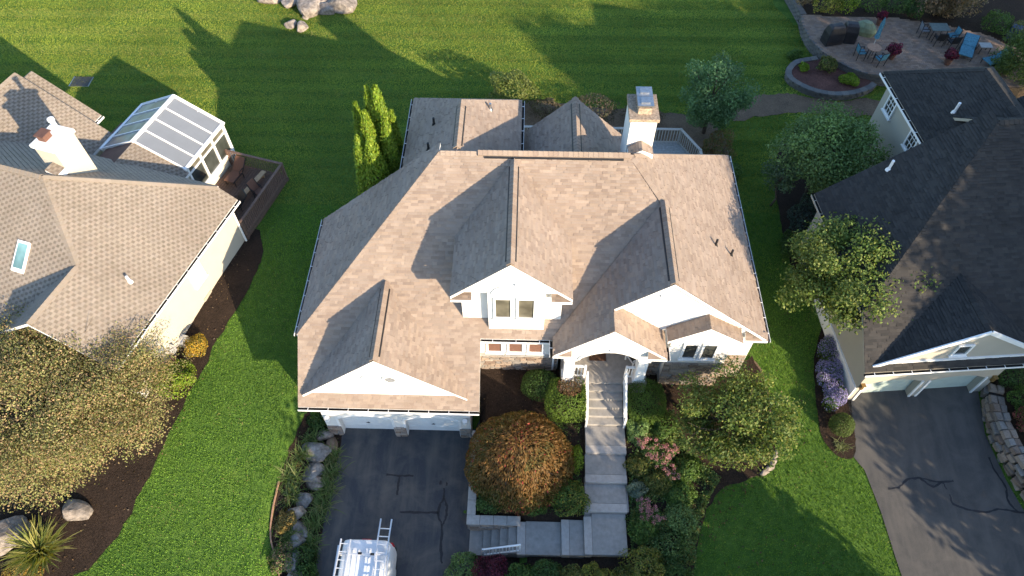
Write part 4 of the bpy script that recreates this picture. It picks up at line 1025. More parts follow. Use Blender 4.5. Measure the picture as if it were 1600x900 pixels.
# ---------------------------------------------------------------- raised patio with curved block walls
patio_edge = smooth_line([(17.6, 41.4), (17.5, 40.4), (17.55, 39.5), (17.7, 38.6), (18.2, 37.46), (19.1, 36.36), (20.06, 35.66), (21.14, 35.4), (22.4, 35.3)], 5)
patio_poly = patio_edge+[(25, 34.4), (29.6, 34.4), (30.2, 38), (28.6, 39.6), (26.5, 40.4), (23.5, 41.2), (20, 41.2)]
PZ = 3.1
pt = struct('patio', MB().prism(patio_poly, 1.8, PZ-.03), 'dirt')
tri = patio_poly
def inpoly(x, y, poly):
    c = False
    for i in range(len(poly)):
        a, b = poly[i-1], poly[i]
        if (a[1] > y) != (b[1] > y) and x < (b[0]-a[0])*(y-a[1])/(b[1]-a[1])+a[0]: c = not c
    return c
pv = MB(); PC = [(0.27, .19, .14), (.32, .23, .17), (.23, .165, .125), (.30, .22, .17), (.25, .19, .155)]
for j in range(int(7.2/.16)):
    y = 34.5+j*.16
    for i in range(int(13/.24)):
        x = 17.4+i*.24+(j % 2)*.12
        if inpoly(x+.12, y+.08, patio_poly): pv.box(x, y, PZ-.03, x+.23, y+.15, PZ+.004*hsh(i, j), 0, PC[int(hsh(i, j, 2)*5)])
o_ = add('pavers', pv, 'paver', pt); o_['kind'] = 'stuff'
BLK = []
for v in range(5):
    c = [(0.17, .165, .155), (.20, .19, .175), (.145, .14, .135), (.185, .175, .16), (.16, .16, .155)][v]
    m_ = MB(); m_.ext([(-.5, -.06, 1), (.5, -.06, 1), (.5, 1, 1), (-.5, 1, 1)], (0, 0, -1), 0, c); m_.ext([(-.42, -.14, .92), (.42, -.14, .92), (.42, -.06, .92), (-.42, -.06, .92)], (0, 0, -.84), 0, c)
    BLK.append(m_.mesh('block', ['block']))
def blockwall(parent, line, z0, z1, course=.17, bl=.42, depth=.28, capc=True, off=Vector((0, 0, 0))):
    pts = [Vector(p) for p in line]; seg = [(pts[i+1]-pts[i]).length for i in range(len(pts)-1)]; tot = sum(seg)
    def at(s):
        for i, l in enumerate(seg):
            if s <= l or i == len(seg)-1: d = (pts[i+1]-pts[i]).normalized(); return pts[i]+d*s, d
            s -= l
    n = int(round((z1-z0)/course))
    for r in range(n):
        s = (r % 2)*bl/2
        cap = r == n-1
        while s < tot:
            p, d = at(s); nn = Vector((-d.y, d.x)); z = z0+r*course
            f = 1.12 if cap else 1
            m = Matrix(((d.x, nn.x, 0, p.x-nn.x*(f-1)*.3), (d.y, nn.y, 0, p.y-nn.y*(f-1)*.3), (0, 0, 1, z), (0, 0, 0, 1))) @ Matrix.Diagonal((bl-.015, depth*f, course-.008, 1))
            inst('cap_block' if cap else 'block', BLK[int(hsh(r, s*100)*5)], parent, Matrix.Translation(off) @ m); s += bl
pw_ = thing('patio_wall', 'curved grey block wall holding up the brick patio', 'wall', (18.2, 37.4, 2.3), off=(-18.2, -37.4, -2.3))
blockwall(pw_, patio_edge, 2.25, 3.14, off=Vector((-18.2, -37.4, -2.3)))
blockwall(pw_, smooth_line([(17.05, 47), (17.1, 45), (17.35, 43.2), (17.6, 41.4)], 4), 2.3, 3.14, off=Vector((-18.2, -37.4, -2.3)))
bed_edge = smooth_line([(17.6, 37.5), (17.03, 37.35), (16.36, 37.07), (15.78, 36.31), (15.7, 35.52), (16.21, 34.82), (17.03, 34.25), (18.09, 33.99), (19.24, 34.14), (20.31, 34.63), (20.9, 35.2)], 5)
bw_ = thing('raised_bed_wall', 'crescent shaped grey block wall around the raised mulch bed', 'wall', (17, 34.3, 2.3), off=(-17, -34.3, -2.3))
blockwall(bw_, bed_edge, 2.2, 2.75, course=.18, off=Vector((-17, -34.3, -2.3)))
struct('raised_bed', MB().prism([(p[0]+(18.3-p[0])*.06, p[1]+(36-p[1])*.06) for p in bed_edge]+[(20.3, 35.6), (19.2, 36.4), (18.3, 37.4)], 2.0, 2.66), 'redmulch')
struct('planting_terrace', MB().prism([(17.2, 52), (17.2, 46), (17.45, 43.5), (17.65, 41.35), (20, 41.25), (23.5, 41.25), (26.5, 40.45), (28.7, 39.65), (30.3, 38), (33, 38), (36, 52)], 1.9, 3.0), 'mulch')

# thin edging strip between the left lawn and the rock border
el_ = smooth_line([(-10.08, 10.5), (-10.09, 10.1), (-10.1, 9.2), (-9.98, 8.2), (-9.55, 7.2), (-9.25, 6.0)], 6); mb = MB()
for i in range(len(el_)-1):
    a, b = el_[i], el_[i+1]; mb.bar((a[0], a[1], g(*a)+.03), (b[0], b[1], g(*b)+.03), .045, .14)
tag(add('bed_edging', mb, 'clay'), 'thin tan edging strip between left lawn and rock border', 'edging')

# ================================================================ PLANTS
def leafmesh(name, P, Nn, ln, wd, cols, rng, curl=0.0):
    n = len(P); t = rng.normal(size=(n, 3)); t -= Nn*np.sum(t*Nn, 1, keepdims=True); t /= np.linalg.norm(t, axis=1, keepdims=True)+1e-9
    b = np.cross(Nn, t); L = (ln*rng.uniform(.7, 1.3, n))[:, None]; W = (wd*rng.uniform(.7, 1.3, n))[:, None]
    V = np.empty((n, 4, 3), np.float32)
    V[:, 0] = P-t*L*.5; V[:, 1] = P+b*W*.5-Nn*L*curl; V[:, 2] = P+t*L*.5-Nn*L*curl*2; V[:, 3] = P-b*W*.5-Nn*L*curl
    return quadmesh(name, V.reshape(-1, 3), n, cols)
def quadmesh(name, V, n, cols, mat='leaf'):
    me = bpy.data.meshes.new(name)
    me.vertices.add(4*n); me.vertices.foreach_set('co', np.asarray(V, np.float32).ravel())
    me.loops.add(4*n); me.loops.foreach_set('vertex_index', np.arange(4*n, dtype=np.int32))
    me.polygons.add(n); me.polygons.foreach_set('loop_start', np.arange(0, 4*n, 4, dtype=np.int32))
    me.update(calc_edges=True)
    a = me.attributes.new('Col', 'FLOAT_COLOR', 'FACE')
    c = np.ones((n, 4), np.float32); c[:, :3] = cols; a.data.foreach_set('color', c.ravel())
    me.materials.append(M[mat]); return me
def pick(pal, n, rng, var=.22):
    pal = np.array(pal); i = rng.integers(0, len(pal), n); c = pal[i]*rng.uniform(1-var, 1+var, (n, 1)); return np.clip(c, 0, 1)
def shell(rng, c, r, n, inner=.55, nrm=.7, up=.35, bottom=-1.0):
    d = rng.normal(size=(n*2, 3)); d /= np.linalg.norm(d, axis=1, keepdims=True); d = d[d[:, 2] > bottom][:n]; n = len(d)
    rad = inner+(1-inner)*np.sqrt(rng.uniform(0, 1, n)); P = np.array(c)+d*np.array(r)*rad[:, None]
    N_ = d*nrm+rng.normal(size=(n, 3))*.55+np.array([0, 0, up]); N_ /= np.linalg.norm(N_, axis=1, keepdims=True)
    return P, N_
def meshobj(name, me, parent):
    o = bpy.data.objects.new(name, me); link(o, parent); return o
def limb(mb, p0, p1, r0, r1, rnd, bend=.12, n=3):
    p0 = Vector(p0); p1 = Vector(p1); L = (p1-p0).length; pts = [p0]
    for k in range(1, n): pts.append(p0.lerp(p1, k/n)+Vector((rnd.uniform(-1, 1), rnd.uniform(-1, 1), rnd.uniform(-.3, .6)))*L*bend)
    pts.append(p1)
    for k in range(n): mb.tube(pts[k], pts[k+1], r0+(r1-r0)*k/n, r0+(r1-r0)*(k+1)/n, 6, cap=(k == 0))
    return pts
def tree(name, label, x, y, h, R_, rz, zc, pal, nleaf, ls=.14, ncl=40, seed=1, trunk=.16, group=None, cx=0, cy=0, cat='tree', clr=.34, stems=1, twig=False, inner=.5, zbase=None):
    rng = np.random.default_rng(seed); rnd = random.Random(seed)
    rx, ry = R_ if isinstance(R_, tuple) else (R_, R_)
    z0 = g(x, y) if zbase is None else zbase
    t = thing(name, label, cat, (x, y, z0), 0, group)
    cl = []
    for k in range(ncl):
        d = rng.normal(size=3); d /= np.linalg.norm(d); q = rng.uniform(.25, 1)**.5*(1-clr*.75)
        q *= rng.uniform(.85, 1.12)
        c = np.array([cx+d[0]*rx*q, cy+d[1]*ry*q, zc+d[2]*rz*q]); cl.append((c, clr*rng.uniform(.65, 1.25)))
    Ps, Ns, Cs = [], [], []
    per = nleaf//ncl
    for c, f in cl:
        rr = np.array([rx*f, ry*f, min(rz*f*1.1, max(rx, ry)*f)])
        n = int(per*rng.uniform(.6, 1.4)*(f/clr)**1.5); P, N_ = shell(rng, c, rr, max(n, 20), inner*.6)
        P += rng.normal(size=P.shape)*rr*.11
        tone = rng.uniform(.7, 1.22); Ps.append(P); Ns.append(N_); Cs.append(pick(pal, len(P), rng)*tone)
    P = np.concatenate(Ps); ok = P[:, 2] > .15
    P = P[ok]; Nn = np.concatenate(Ns)[ok]; C = np.clip(np.concatenate(Cs)[ok], 0, 1)
    meshobj('crown', leafmesh('crown', P, Nn, ls, ls*.62, C, rng, .12), t)
    mb = MB()
    for s_ in range(stems):
        bx, by = (0, 0) if stems == 1 else (rnd.uniform(-.25, .25), rnd.uniform(-.25, .25))
        top = Vector((cx*.6+bx*2.5, cy*.6+by*2.5, max(.5, zc-rz*.35)))
        limb(mb, (bx, by, -.15), top, trunk, trunk*.62, rnd, .05)
        for k, (c, f) in enumerate(cl):
            if k % stems == s_ and (k//stems) % 2 == 0: 
                pp = limb(mb, top, Vector(c), trunk*.38, .018, rnd, .09)
                if twig:
                    for q in range(2): limb(mb, pp[1], Vector(c)+Vector((rnd.uniform(-1, 1)*rx*.25, rnd.uniform(-1, 1)*ry*.25, rnd.uniform(0, 1)*rz*.3)), .02, .006, rnd, .1, 2)
    tr = add('trunk', mb, 'bark', t, smooth=True)
    return t
def shrub(name, label, x, y, r, h, pal, n=2500, ls=.07, seed=1, group=None, lumps=10, cat='shrub', rough=.12, square=0, tip=None, zb=None, lift=0.0):
    rng = np.random.default_rng(seed)
    rx, ry = r if isinstance(r, tuple) else (r, r)
    t = thing(name, label, cat, (x, y, g(x, y) if zb is None else zb), 0, group)
    d = rng.normal(size=(int(n*1.6), 3)); d /= np.linalg.norm(d, axis=1, keepdims=True); d = d[d[:, 2] > -.25][:n]
    if square:
        e = d/np.max(np.abs(d)*np.array([1, 1, .9]), axis=1, keepdims=True); d2 = d*(1-square)+e*square
    else: d2 = d
    ph = rng.uniform(0, 6.28, (lumps, 3)); fr = rng.normal(size=(lumps, 3))*3.2
    lump = np.zeros(len(d))
    for k in range(lumps): lump += np.sin(d@fr[k]+ph[k, 0])
    lump = lump/lumps**.5
    rad = (1+rough*lump)*(1-.28*rng.uniform(0, 1, len(d))**2)
    P = d2*np.array([rx, ry, h*.62])*rad[:, None]+np.array([0, 0, h*.40+lift]); P[:, 2] = np.maximum(P[:, 2], .03)
    N_ = d*.8+rng.normal(size=d.shape)*.5+np.array([0, 0, .2]); N_ /= np.linalg.norm(N_, axis=1, keepdims=True)
    C = pick(pal, len(P), rng)*(1+.10*lump)[:, None]
    if tip is not None:
        m = tip(P, rng); C[m[0]] = pick(m[1], int(m[0].sum()), rng)
    meshobj('foliage', leafmesh('foliage', P, N_, ls, ls*.65, np.clip(C, 0, 1), rng, .12), t)
    mb = MB(); rnd = random.Random(seed)
    for k in range(9): limb(mb, (rnd.uniform(-.06, .06), rnd.uniform(-.06, .06), -.1), (rnd.uniform(-.65, .65)*rx, rnd.uniform(-.65, .65)*ry, h*rnd.uniform(.45, .8)), .022, .008, rnd, .1, 2)
    add('stems', mb, 'bark', t)
    return t
def blades(name, label, x, y, n, L, W, pal, seed=1, group=None, cat='plant', droop=.9, spread=.12, up=.75, zoff=0.0, flowers=None):
    rng = np.random.default_rng(seed); seg = 4
    t = thing(name, label, cat, (x, y, g(x, y)+zoff), 0, group)
    V = []; C = []
    for k in range(n):
        a = rng.uniform(0, 6.283); l = L*rng.uniform(.55, 1.15); tilt = rng.uniform(.15, 1.1)
        dx, dy = math.cos(a), math.sin(a); p = np.array([rng.normal()*spread, rng.normal()*spread, 0.0]); el = math.pi/2-tilt*(1-up*.4)
        side = np.array([-dy, dx, 0]); c = pick(pal, 1, rng)[0]; w0 = W
        for s in range(seg):
            q = p+np.array([dx*math.cos(el), dy*math.cos(el), math.sin(el)])*l/seg; w1 = W*(1-((s+1)/seg)**1.6)+.003
            V += [p-side*w0, p+side*w0, q+side*w1, q-side*w1]; C.append(c*(.85+.08*s)); p = q; w0 = w1; el -= droop*rng.uniform(.5, 1.2)*.5
    V = np.array(V); V[:, 2] = np.maximum(V[:, 2], .02)
    meshobj('leaves', quadmesh('leaves', V, len(C), np.array(C)), t)
    if flowers is not None:
        P = rng.normal(size=(60, 3))*np.array([L*.35, L*.35, .06])+np.array([0, 0, L*.8]); Nn = np.tile([0, 0, 1.], (60, 1))
        meshobj('flowers', leafmesh('flowers', P, Nn, .06, .05, pick(flowers, 60, rng), rng), t)
    return t
def flowerhead(t, P, rad, n, pal, rng, name='flowers', ls=.035):
    ps, ns = [], []
    for p in P:
        a, b = shell(rng, p, (rad, rad, rad*.5), n, .6, .8, .6, -.1); ps.append(a); ns.append(b)
    P_ = np.concatenate(ps); return tag(kind='stuff', o=meshobj(name, leafmesh(name, P_, np.concatenate(ns), ls, ls*.9, pick(pal, len(P_), rng), rng), t))

GREEN = [(0.075, 0.14, 0.028), (0.10, 0.175, 0.036), (0.055, 0.11, 0.025), (0.12, 0.19, 0.042)]
DEEP = [(0.045, 0.09, 0.022), (0.06, 0.115, 0.027), (0.07, 0.13, 0.035)]
LIME = [(0.19, 0.27, 0.025), (0.15, 0.24, 0.02), (0.24, 0.30, 0.03), (0.12, 0.2, 0.02)]
YELLOW = [(0.27, 0.25, 0.04), (0.16, 0.19, 0.035), (0.22, 0.22, 0.05), (0.11, 0.15, 0.03)]
OLIVE = [(0.28, 0.235, 0.095), (0.23, 0.24, 0.085), (0.20, 0.22, 0.07), (0.35, 0.25, 0.125), (0.19, 0.20, 0.075), (0.37, 0.245, 0.135), (0.30, 0.27, 0.11)]
BLUEG = [(0.13, 0.21, 0.07), (0.165, 0.25, 0.085), (0.11, 0.18, 0.06)]
RUST = [(0.22, 0.115, 0.035), (0.19, 0.11, 0.035), (0.25, 0.125, 0.04), (0.17, 0.115, 0.04), (0.23, 0.145, 0.05)]
BURG = [(0.085, 0.015, 0.03), (0.12, 0.02, 0.04), (0.06, 0.015, 0.025)]
PINK = [(0.50, 0.22, 0.25), (0.42, 0.17, 0.21), (0.56, 0.30, 0.30)]
PURPLE = [(0.27, 0.23, 0.48), (0.34, 0.30, 0.55), (0.22, 0.18, 0.40), (0.42, 0.39, 0.58)]
TAN = [(0.26, 0.19, 0.12), (0.20, 0.15, 0.09), (0.30, 0.21, 0.13), (0.15, 0.13, 0.07)]
MIXG = [(0.11, 0.135, 0.03), (0.16, 0.17, 0.04), (0.085, 0.115, 0.028), (0.19, 0.17, 0.05), (0.07, 0.10, 0.028)]

# --- arborvitae
def arbor(label, x, y, h, r, seed):
    rng = np.random.default_rng(seed); t = thing('arborvitae', label, 'tree', (x, y, g(x, y)), 0, 'arborvitae by the rear corner of the middle house')
    n = int(7500*h/5); z = rng.uniform(0, 1, n)**1.25; a = rng.uniform(0, 6.283, n)
    prof = np.minimum(1, (z/.12)**.5)*(1-z)**.62*1.15; prof = np.minimum(prof, 1)
    rr = r*prof*(1+.05*np.sin(a*5+z*9)+.03*np.sin(a*11-z*23))*(1-.25*rng.uniform(0, 1, n)**2)
    P = np.stack([rr*np.cos(a), rr*np.sin(a), z*h+.05], 1)+rng.normal(size=(n, 3))*.03
    Nn = np.stack([np.cos(a), np.sin(a), np.full(n, .25)], 1)+rng.normal(size=(n, 3))*.5; Nn /= np.linalg.norm(Nn, axis=1, keepdims=True)
    tt = np.stack([np.cos(a)*.35, np.sin(a)*.35, np.ones(n)], 1)+rng.normal(size=(n, 3))*.25; tt -= Nn*np.sum(tt*Nn, 1, keepdims=True); tt /= np.linalg.norm(tt, axis=1, keepdims=True)
    b = np.cross(Nn, tt); L = .125*rng.uniform(.7, 1.3, n)[:, None]; W = L*.5
    V = np.stack([P-tt*L*.5, P+b*W*.5, P+tt*L*.6, P-b*W*.5], 1)
    meshobj('foliage', quadmesh('foliage', V.reshape(-1, 3), n, np.clip(pick(LIME, n, rng, .3)*(.85+.3*np.sin(a*5+z*9)[:, None]**2), 0, 1)), t)
    add('trunk', MB().tube((0, 0, -.1), (0, 0, h*.85), .09, .02, 8), 'bark', t)
for i, (x, y, h, r, lb) in enumerate([
    (-7.5, 24.4, 7.3, .62, 'leftmost slim arborvitae behind the left roof hip'), (-6.85, 24.4, 8.2, .55, 'thin tall arborvitae, left of the tallest one'), (-6.4, 24.1, 8.5, .85, 'tallest arborvitae at the back of the clump'),
    (-6.9, 23.45, 7.7, .85, 'broad cone arborvitae in the middle of the clump'), (-6.05, 23.3, 7.6, .66, 'arborvitae cone right of the middle of the clump'), (-5.95, 24.3, 7.0, .5, 'short round topped arborvitae nearest the rear wing'),
    (-7.2, 22.65, 7.0, .72, 'front left arborvitae at the roof edge'), (-6.6, 22.4, 7.3, .92, 'broad front arborvitae closest to the roof edge')]):
    arbor(lb, x, y, h, r, 100+i)

# --- trees in view
tree('wide_tree', 'wide olive and orange leaved tree spreading over the left house corner', -19.3, 11.8, 5.2, (5.3, 4.9), 2.0, 3.2, OLIVE, 150000, .08, 190, 11, .2, clr=.21, cx=.5, cy=.55, stems=2, twig=True)
tree('dogwood_tree', 'loose green and bronze dogwood tree in front of the bay window', 8.5, 12.5, 4.8, (2.85, 2.3), 1.75, 2.7, [(0.11, .165, .036), (.15, .2, .045), (.085, .135, .03), (.19, .2, .05)], 22000, .115, 66, 12, .12, clr=.25, twig=True)
tree('maple_tree', 'yellow green tree leaning over the left corner of the charcoal roof', 14.1, 19.0, 6.2, (3.4, 3.1), 2.0, 3.8, [(0.12, 0.18, 0.04), (0.16, 0.21, 0.05), (0.09, 0.145, 0.035), (0.2, 0.23, 0.055)], 30000, .13, 85, 13, .15, clr=.23, cx=-.1, cy=-.5)
tree('pear_tree', 'grey green tree beside the windowed rear wall of the charcoal roofed house', 15.0, 26.4, 6.4, (3.0, 2.9), 2.0, 3.6, BLUEG, 27000, .125, 70, 14, .15, clr=.27, cx=-.2, cy=-.6)
tree('sapling', 'small pale sapling left of the grey green tree', 12.9, 25.6, 4.0, (1.1, 1.1), 1.4, 2.6, [(0.13, 0.19, 0.11), (0.10, 0.15, 0.08)], 2600, .14, 18, 15, .06, clr=.34)
tree('locust_tree', 'airy blue green tree behind the rear deck', 10.1, 31.0, 6.5, (2.1, 2.1), 2.5, 2.9, [(0.10, 0.19, 0.08), (0.13, 0.23, 0.10), (0.08, 0.155, 0.065)], 19000, .13, 66, 16, .13, clr=.26)
tree('ornamental_tree', 'tan feathery tree beyond the patio at the top right', 26.7, 41.9, 5.0, (3.1, 2.0), 1.8, 2.3, TAN, 11000, .14, 40, 17, .12, clr=.28)
tree('evergreen_bush', 'bright green rounded bush tree at the right edge beside the patio', 28.6, 35.7, 4.5, (1.6, 1.6), 1.9, 1.6, [(0.10, 0.15, 0.04), (0.13, 0.18, 0.05), (0.08, 0.12, 0.03)], 8000, .12, 34, 18, .1, clr=.32, zbase=2.9)
# --- shrubs behind the middle house
shrub('leafy_shrub', 'yellow green shrub behind the rear wing of the tan roof', -.85, 32.9, (1.45, 1.2), 2.3, [(0.12, 0.15, 0.035), (0.16, 0.18, 0.045), (0.09, 0.12, 0.03)], 3800, .12, 21, rough=.22)
shrub('bare_shrub', 'brownish sparse shrub behind the pointed rear roof on the left', 1.2, 32.3, (1.0, .8), 1.2, [(0.10, .075, .05), (.13, .1, .06), (.09, .09, .04)], 1800, .09, 22, 'brown shrubs behind the deck', rough=.25)
shrub('bare_shrub', 'brownish dark shrub just left of the chimney behind the deck', 4.0, 32.2, (1.3, .9), 1.2, [(0.09, .07, .05), (.12, .09, .06), (.07, .08, .04)], 2200, .09, 23, 'brown shrubs behind the deck', rough=.25)
shrub('bare_shrub', 'brownish shrub right of the chimney behind the deck railing', 6.6, 31.9, (1.2, .9), 1.1, [(0.10, .08, .055), (.13, .10, .07)], 2000, .09, 24, 'brown shrubs behind the deck', rough=.25)
shrub('autumn_shrub', 'orange tinged shrub at the deck corner under the airy tree', 10.45, 29.1, (.85, .85), 1.5, [(0.19, .13, .05), (.13, .15, .04), (.22, .11, .05), (.10, .12, .04)], 2400, .1, 25, rough=.22)
shrub('leafy_shrub', 'small green shrub right of the roof corner below the deck', 11.0, 27.5, (.6, .7), 1.0, GREEN, 1500, .09, 26)
# --- front beds
def maple_tip(P, rng):
    m = (rng.uniform(0, 1, len(P)) < .035+.22*((P[:, 2] < .75) & (P[:, 0] > .3))*(np.sin(P[:, 0]*5+P[:, 1]*3) > .2)); return m, [(0.45, 0.04, 0.05), (0.38, 0.05, 0.07)]
# weeping maple: strands hanging over a dome
def weeping(label, x, y, r, h, seed):
    rng = np.random.default_rng(seed); t = thing('weeping_maple', label, 'tree', (x, y, g(x, y)), 0)
    n = 26000; d = rng.normal(size=(n*2, 3)); d /= np.linalg.norm(d, axis=1, keepdims=True); d = d[d[:, 2] > -.12][:n]
    az = np.arctan2(d[:, 1], d[:, 0]); el = np.arcsin(np.clip(d[:, 2], -1, 1))
    lump = np.sin(az*9+el*7)*np.cos(el*9+az*3)*.5+np.sin(az*17-el*13+1.3)*.35+np.sin(az*5+2)*.3*np.cos(el)
    rad = (1+.045*lump)*(1-.22*rng.uniform(0, 1, n)**2)
    P = d*np.array([r[0], r[1], h*.86])*rad[:, None]+np.array([0, 0, h*.12])
    Nn = d+rng.normal(size=(n, 3))*.45; Nn /= np.linalg.norm(Nn, axis=1, keepdims=True)
    tt = np.stack([np.cos(az), np.sin(az), -np.ones(n)*.9], 1)+rng.normal(size=(n, 3))*.35; tt -= Nn*np.sum(tt*Nn, 1, keepdims=True); tt /= np.linalg.norm(tt, axis=1, keepdims=True)
    b = np.cross(Nn, tt); L = .12*rng.uniform(.7, 1.4, n)[:, None]; W = L*.28
    V = np.stack([P-tt*L*.5, P+b*W*.5, P+tt*L*.5-Nn*.02, P-b*W*.5], 1)
    C = pick(RUST, n, rng, .3)*(1+.16*lump)[:, None]
    blot = np.sin(d@np.array([3.1, -2.2, 4.0])+1)+np.sin(d@np.array([-5, 4.1, 2.0])+2.2)
    gm_ = ((blot > .5) & (rng.uniform(0, 1, n) < .6)) | ((d[:, 2] < .45) & (rng.uniform(0, 1, n) < .4)); C[gm_] = pick([(0.13, .115, .035), (.11, .11, .034), (.16, .125, .04)], int(gm_.sum()), rng)
    rd = ((blot < -1.7) & (rng.uniform(0, 1, n) < .1)) | ((d[:, 2] < .10) & (d[:, 1] < .3) & (d[:, 0] > -.2) & (rng.uniform(0, 1, n) < .35)) | (rng.uniform(0, 1, n) < .012); C[rd] = pick([(0.38, 0.045, 0.06), (0.30, .04, .05)], int(rd.sum()), rng)
    meshobj('crown', quadmesh('crown', V.reshape(-1, 3), n, np.clip(C, 0, 1)), t)
    mb = MB(); rnd = random.Random(3); limb(mb, (0, 0, -.1), (0, 0, h*.6), .13, .09, rnd, .08)
    for k in range(16):
        a = k*.4; limb(mb, (0, 0, h*.6), (math.cos(a)*r[0]*.75, math.sin(a)*r[1]*.75, h*rnd.uniform(.35, .7)), .045, .012, rnd, .1)
    add('trunk', mb, 'bark', t)
weeping('round rust orange weeping maple dome between driveway and entry steps', .02, 11.35, (2.28, 2.12), 2.5, 31)
shrub('round_shrub', 'dark green clipped shrub beside the stone wall under the three windows', .85, 14.75, (.85, .75), 1.0, DEEP+[(0.07, .13, .03)], 4200, .06, 32, rough=.05)
def brown_tip(P, rng):
    m = ((P[:, 0]-.1)**2+(P[:, 1]-.35)**2 < .3) & (P[:, 2] > .8); return m, [(0.22, .11, .06), (.17, .1, .05), (.14, .12, .04)]
shrub('clipped_shrub', 'bright green boxy shrub with a brown patch on its top left of the steps', 1.98, 14.0, (.92, 1.0), 1.35, [(0.11, .18, .028), (.14, .21, .03), (.08, .14, .025)], 6500, .065, 33, square=.35, rough=.05, tip=brown_tip)
shrub('clipped_shrub', 'dense green boxy shrub right of the entry steps', 5.38, 14.0, (.88, .95), 1.3, [(0.085, .15, .025), (.11, .18, .03), (.065, .12, .022)], 6500, .065, 34, square=.4, rough=.05)
shrub('golden_shrub', 'yellow flecked loose bush at the corner of the walk below the weeping maple', 2.1, 9.95, (.85, .75), 1.1, YELLOW+GREEN, 2600, .09, 35, rough=.2)
shrub('low_shrub', 'dark low shrub below the weeping maple beside the garden wall', -1.0, 9.75, (.65, .45), .7, DEEP, 1800, .07, 36, 'low shrubs under the maple', rough=.16)
shrub('low_shrub', 'mid green low shrub between garden wall and yellow flecked bush', .45, 9.7, (.75, .5), .7, GREEN, 2000, .08, 37, 'low shrubs under the maple', rough=.16)
shrub('low_shrub', 'lime green low shrub squeezed between weeping maple and steps', 2.4, 11.6, (.3, .6), .6, LIME, 1000, .07, 38, 'low shrubs under the maple', rough=.16)
shrub('low_shrub', 'light green low plant on the driveway side of the weeping maple', -1.75, 10.9, (.35, .6), .7, [(0.11, .17, .03), (.09, .14, .03)], 1200, .08, 39, 'low shrubs under the maple', rough=.16)
for i, (x, y, rx, h, pal, lb) in enumerate([
    (-2.0, 7.3, .75, .9, BLUEG, 'fine leaved green shrub at the driveway end of the side steps'), (-.95, 7.05, .6, .8, BURG, 'burgundy shrub just right of the fine leaved green one'),
    (.1, 6.85, .65, .7, GREEN, 'green shrub right of the burgundy one below the side steps'), (1.1, 6.9, .7, .8, DEEP, 'dark green shrub below the middle of the side walk'), (2.05, 6.75, .7, .9, MIXG, 'olive shrub at the bottom edge below the side walk'),
    (3.1, 6.8, .75, 1.0, YELLOW, 'yellow green shrub at the bottom below the walk corner'), (4.2, 6.7, .7, .9, MIXG, 'bronze green shrub between two yellow ones at the bottom edge'), (4.95, 7.2, .95, 1.4, YELLOW+MIXG, 'large golden green bush at the bottom end of the entry walk'), (6.1, 7.0, .7, .7, DEEP, 'dark shrub right of the large golden green bush')]):
    shrub('leafy_shrub', lb, x, y, (rx, rx*.85), h, pal, 2300, .09, 50+i, 'shrubs along the bottom of the walk', rough=.2)
# perennials right of the walk
for i, (x, y, rx, h, pal, lb) in enumerate([
    (5.0, 12.95, .5, .7, BLUEG, 'blue green perennial just below the boxy shrub right of the steps'), (6.1, 13.1, .65, .7, GREEN, 'fresh green perennial between boxy shrub and dogwood tree'), (4.95, 11.3, .45, .7, MIXG, 'olive perennial beside the second step of the entry walk'),
    (5.6, 10.7, .6, .7, MIXG, 'olive brown perennial between the two pink flower clumps'), (4.85, 10.4, .4, .6, [(0.16, .2, .15), (.12, .17, .12)], 'silvery perennial at the edge of the third step'), (6.6, 10.3, .6, .6, GREEN, 'green perennial right of the olive brown one'),
    (5.0, 8.9, .6, .7, GREEN, 'green perennial beside the lowest landing of the walk'), (6.5, 9.3, .65, .6, BLUEG, 'blue green perennial right of the lower pink flowers'), (5.9, 8.2, .75, .6, DEEP+BLUEG, 'dark mixed perennial mound above the large golden bush'), (7.0, 11.3, .6, .6, GREEN, 'green mound at the foot of the dogwood tree')]):
    shrub('perennial', lb, x, y, (rx, rx), h, pal, 1700, .085, 70+i, 'perennials right of the entry walk', cat='plant', rough=.22)
def sedum(label, x, y, r, seed, pal=PINK, nh=16, h=.5, hr=.09, group='pink flowers right of the entry walk', name='sedum', nf=26):
    rng = np.random.default_rng(seed); t = thing(name, label, 'flowers', (x, y, g(x, y)), 0, group)
    P, Nn = shell(rng, (0, 0, h*.45), (r, r, h*.5), 700, .4); P[:, 2] = np.maximum(P[:, 2], .03)
    meshobj('leaves', leafmesh('leaves', P, Nn, .09, .06, pick(BLUEG+GREEN, len(P), rng), rng, .1), t)
    a = rng.uniform(0, 6.283, nh); q = r*np.sqrt(rng.uniform(0, 1, nh)); C = np.stack([q*np.cos(a), q*np.sin(a), h+rng.uniform(-.1, .05, nh)], 1)
    flowerhead(t, C, hr, nf, pal, rng); return t
for i, (x, y, r, lb) in enumerate([(5.15, 12.4, .3, 'small pink sedum clump nearest the boxy shrub'), (5.55, 12.05, .42, 'pink sedum clump second down the curved drift'), (5.95, 11.6, .45, 'pink sedum clump at the middle of the curved drift'), (6.25, 11.0, .36, 'pink sedum clump at the lower end of the curved drift'), (6.35, 12.0, .3, 'small pink sedum clump nearest the dogwood tree'),
    (5.1, 9.75, .3, 'upper clump of the lower pink sedum patch'), (5.5, 9.3, .42, 'lower right clump of the lower pink sedum patch'), (5.1, 9.3, .25, 'lower left clump of the lower pink sedum patch')]):
    sedum(lb, x, y, r, 90+i)
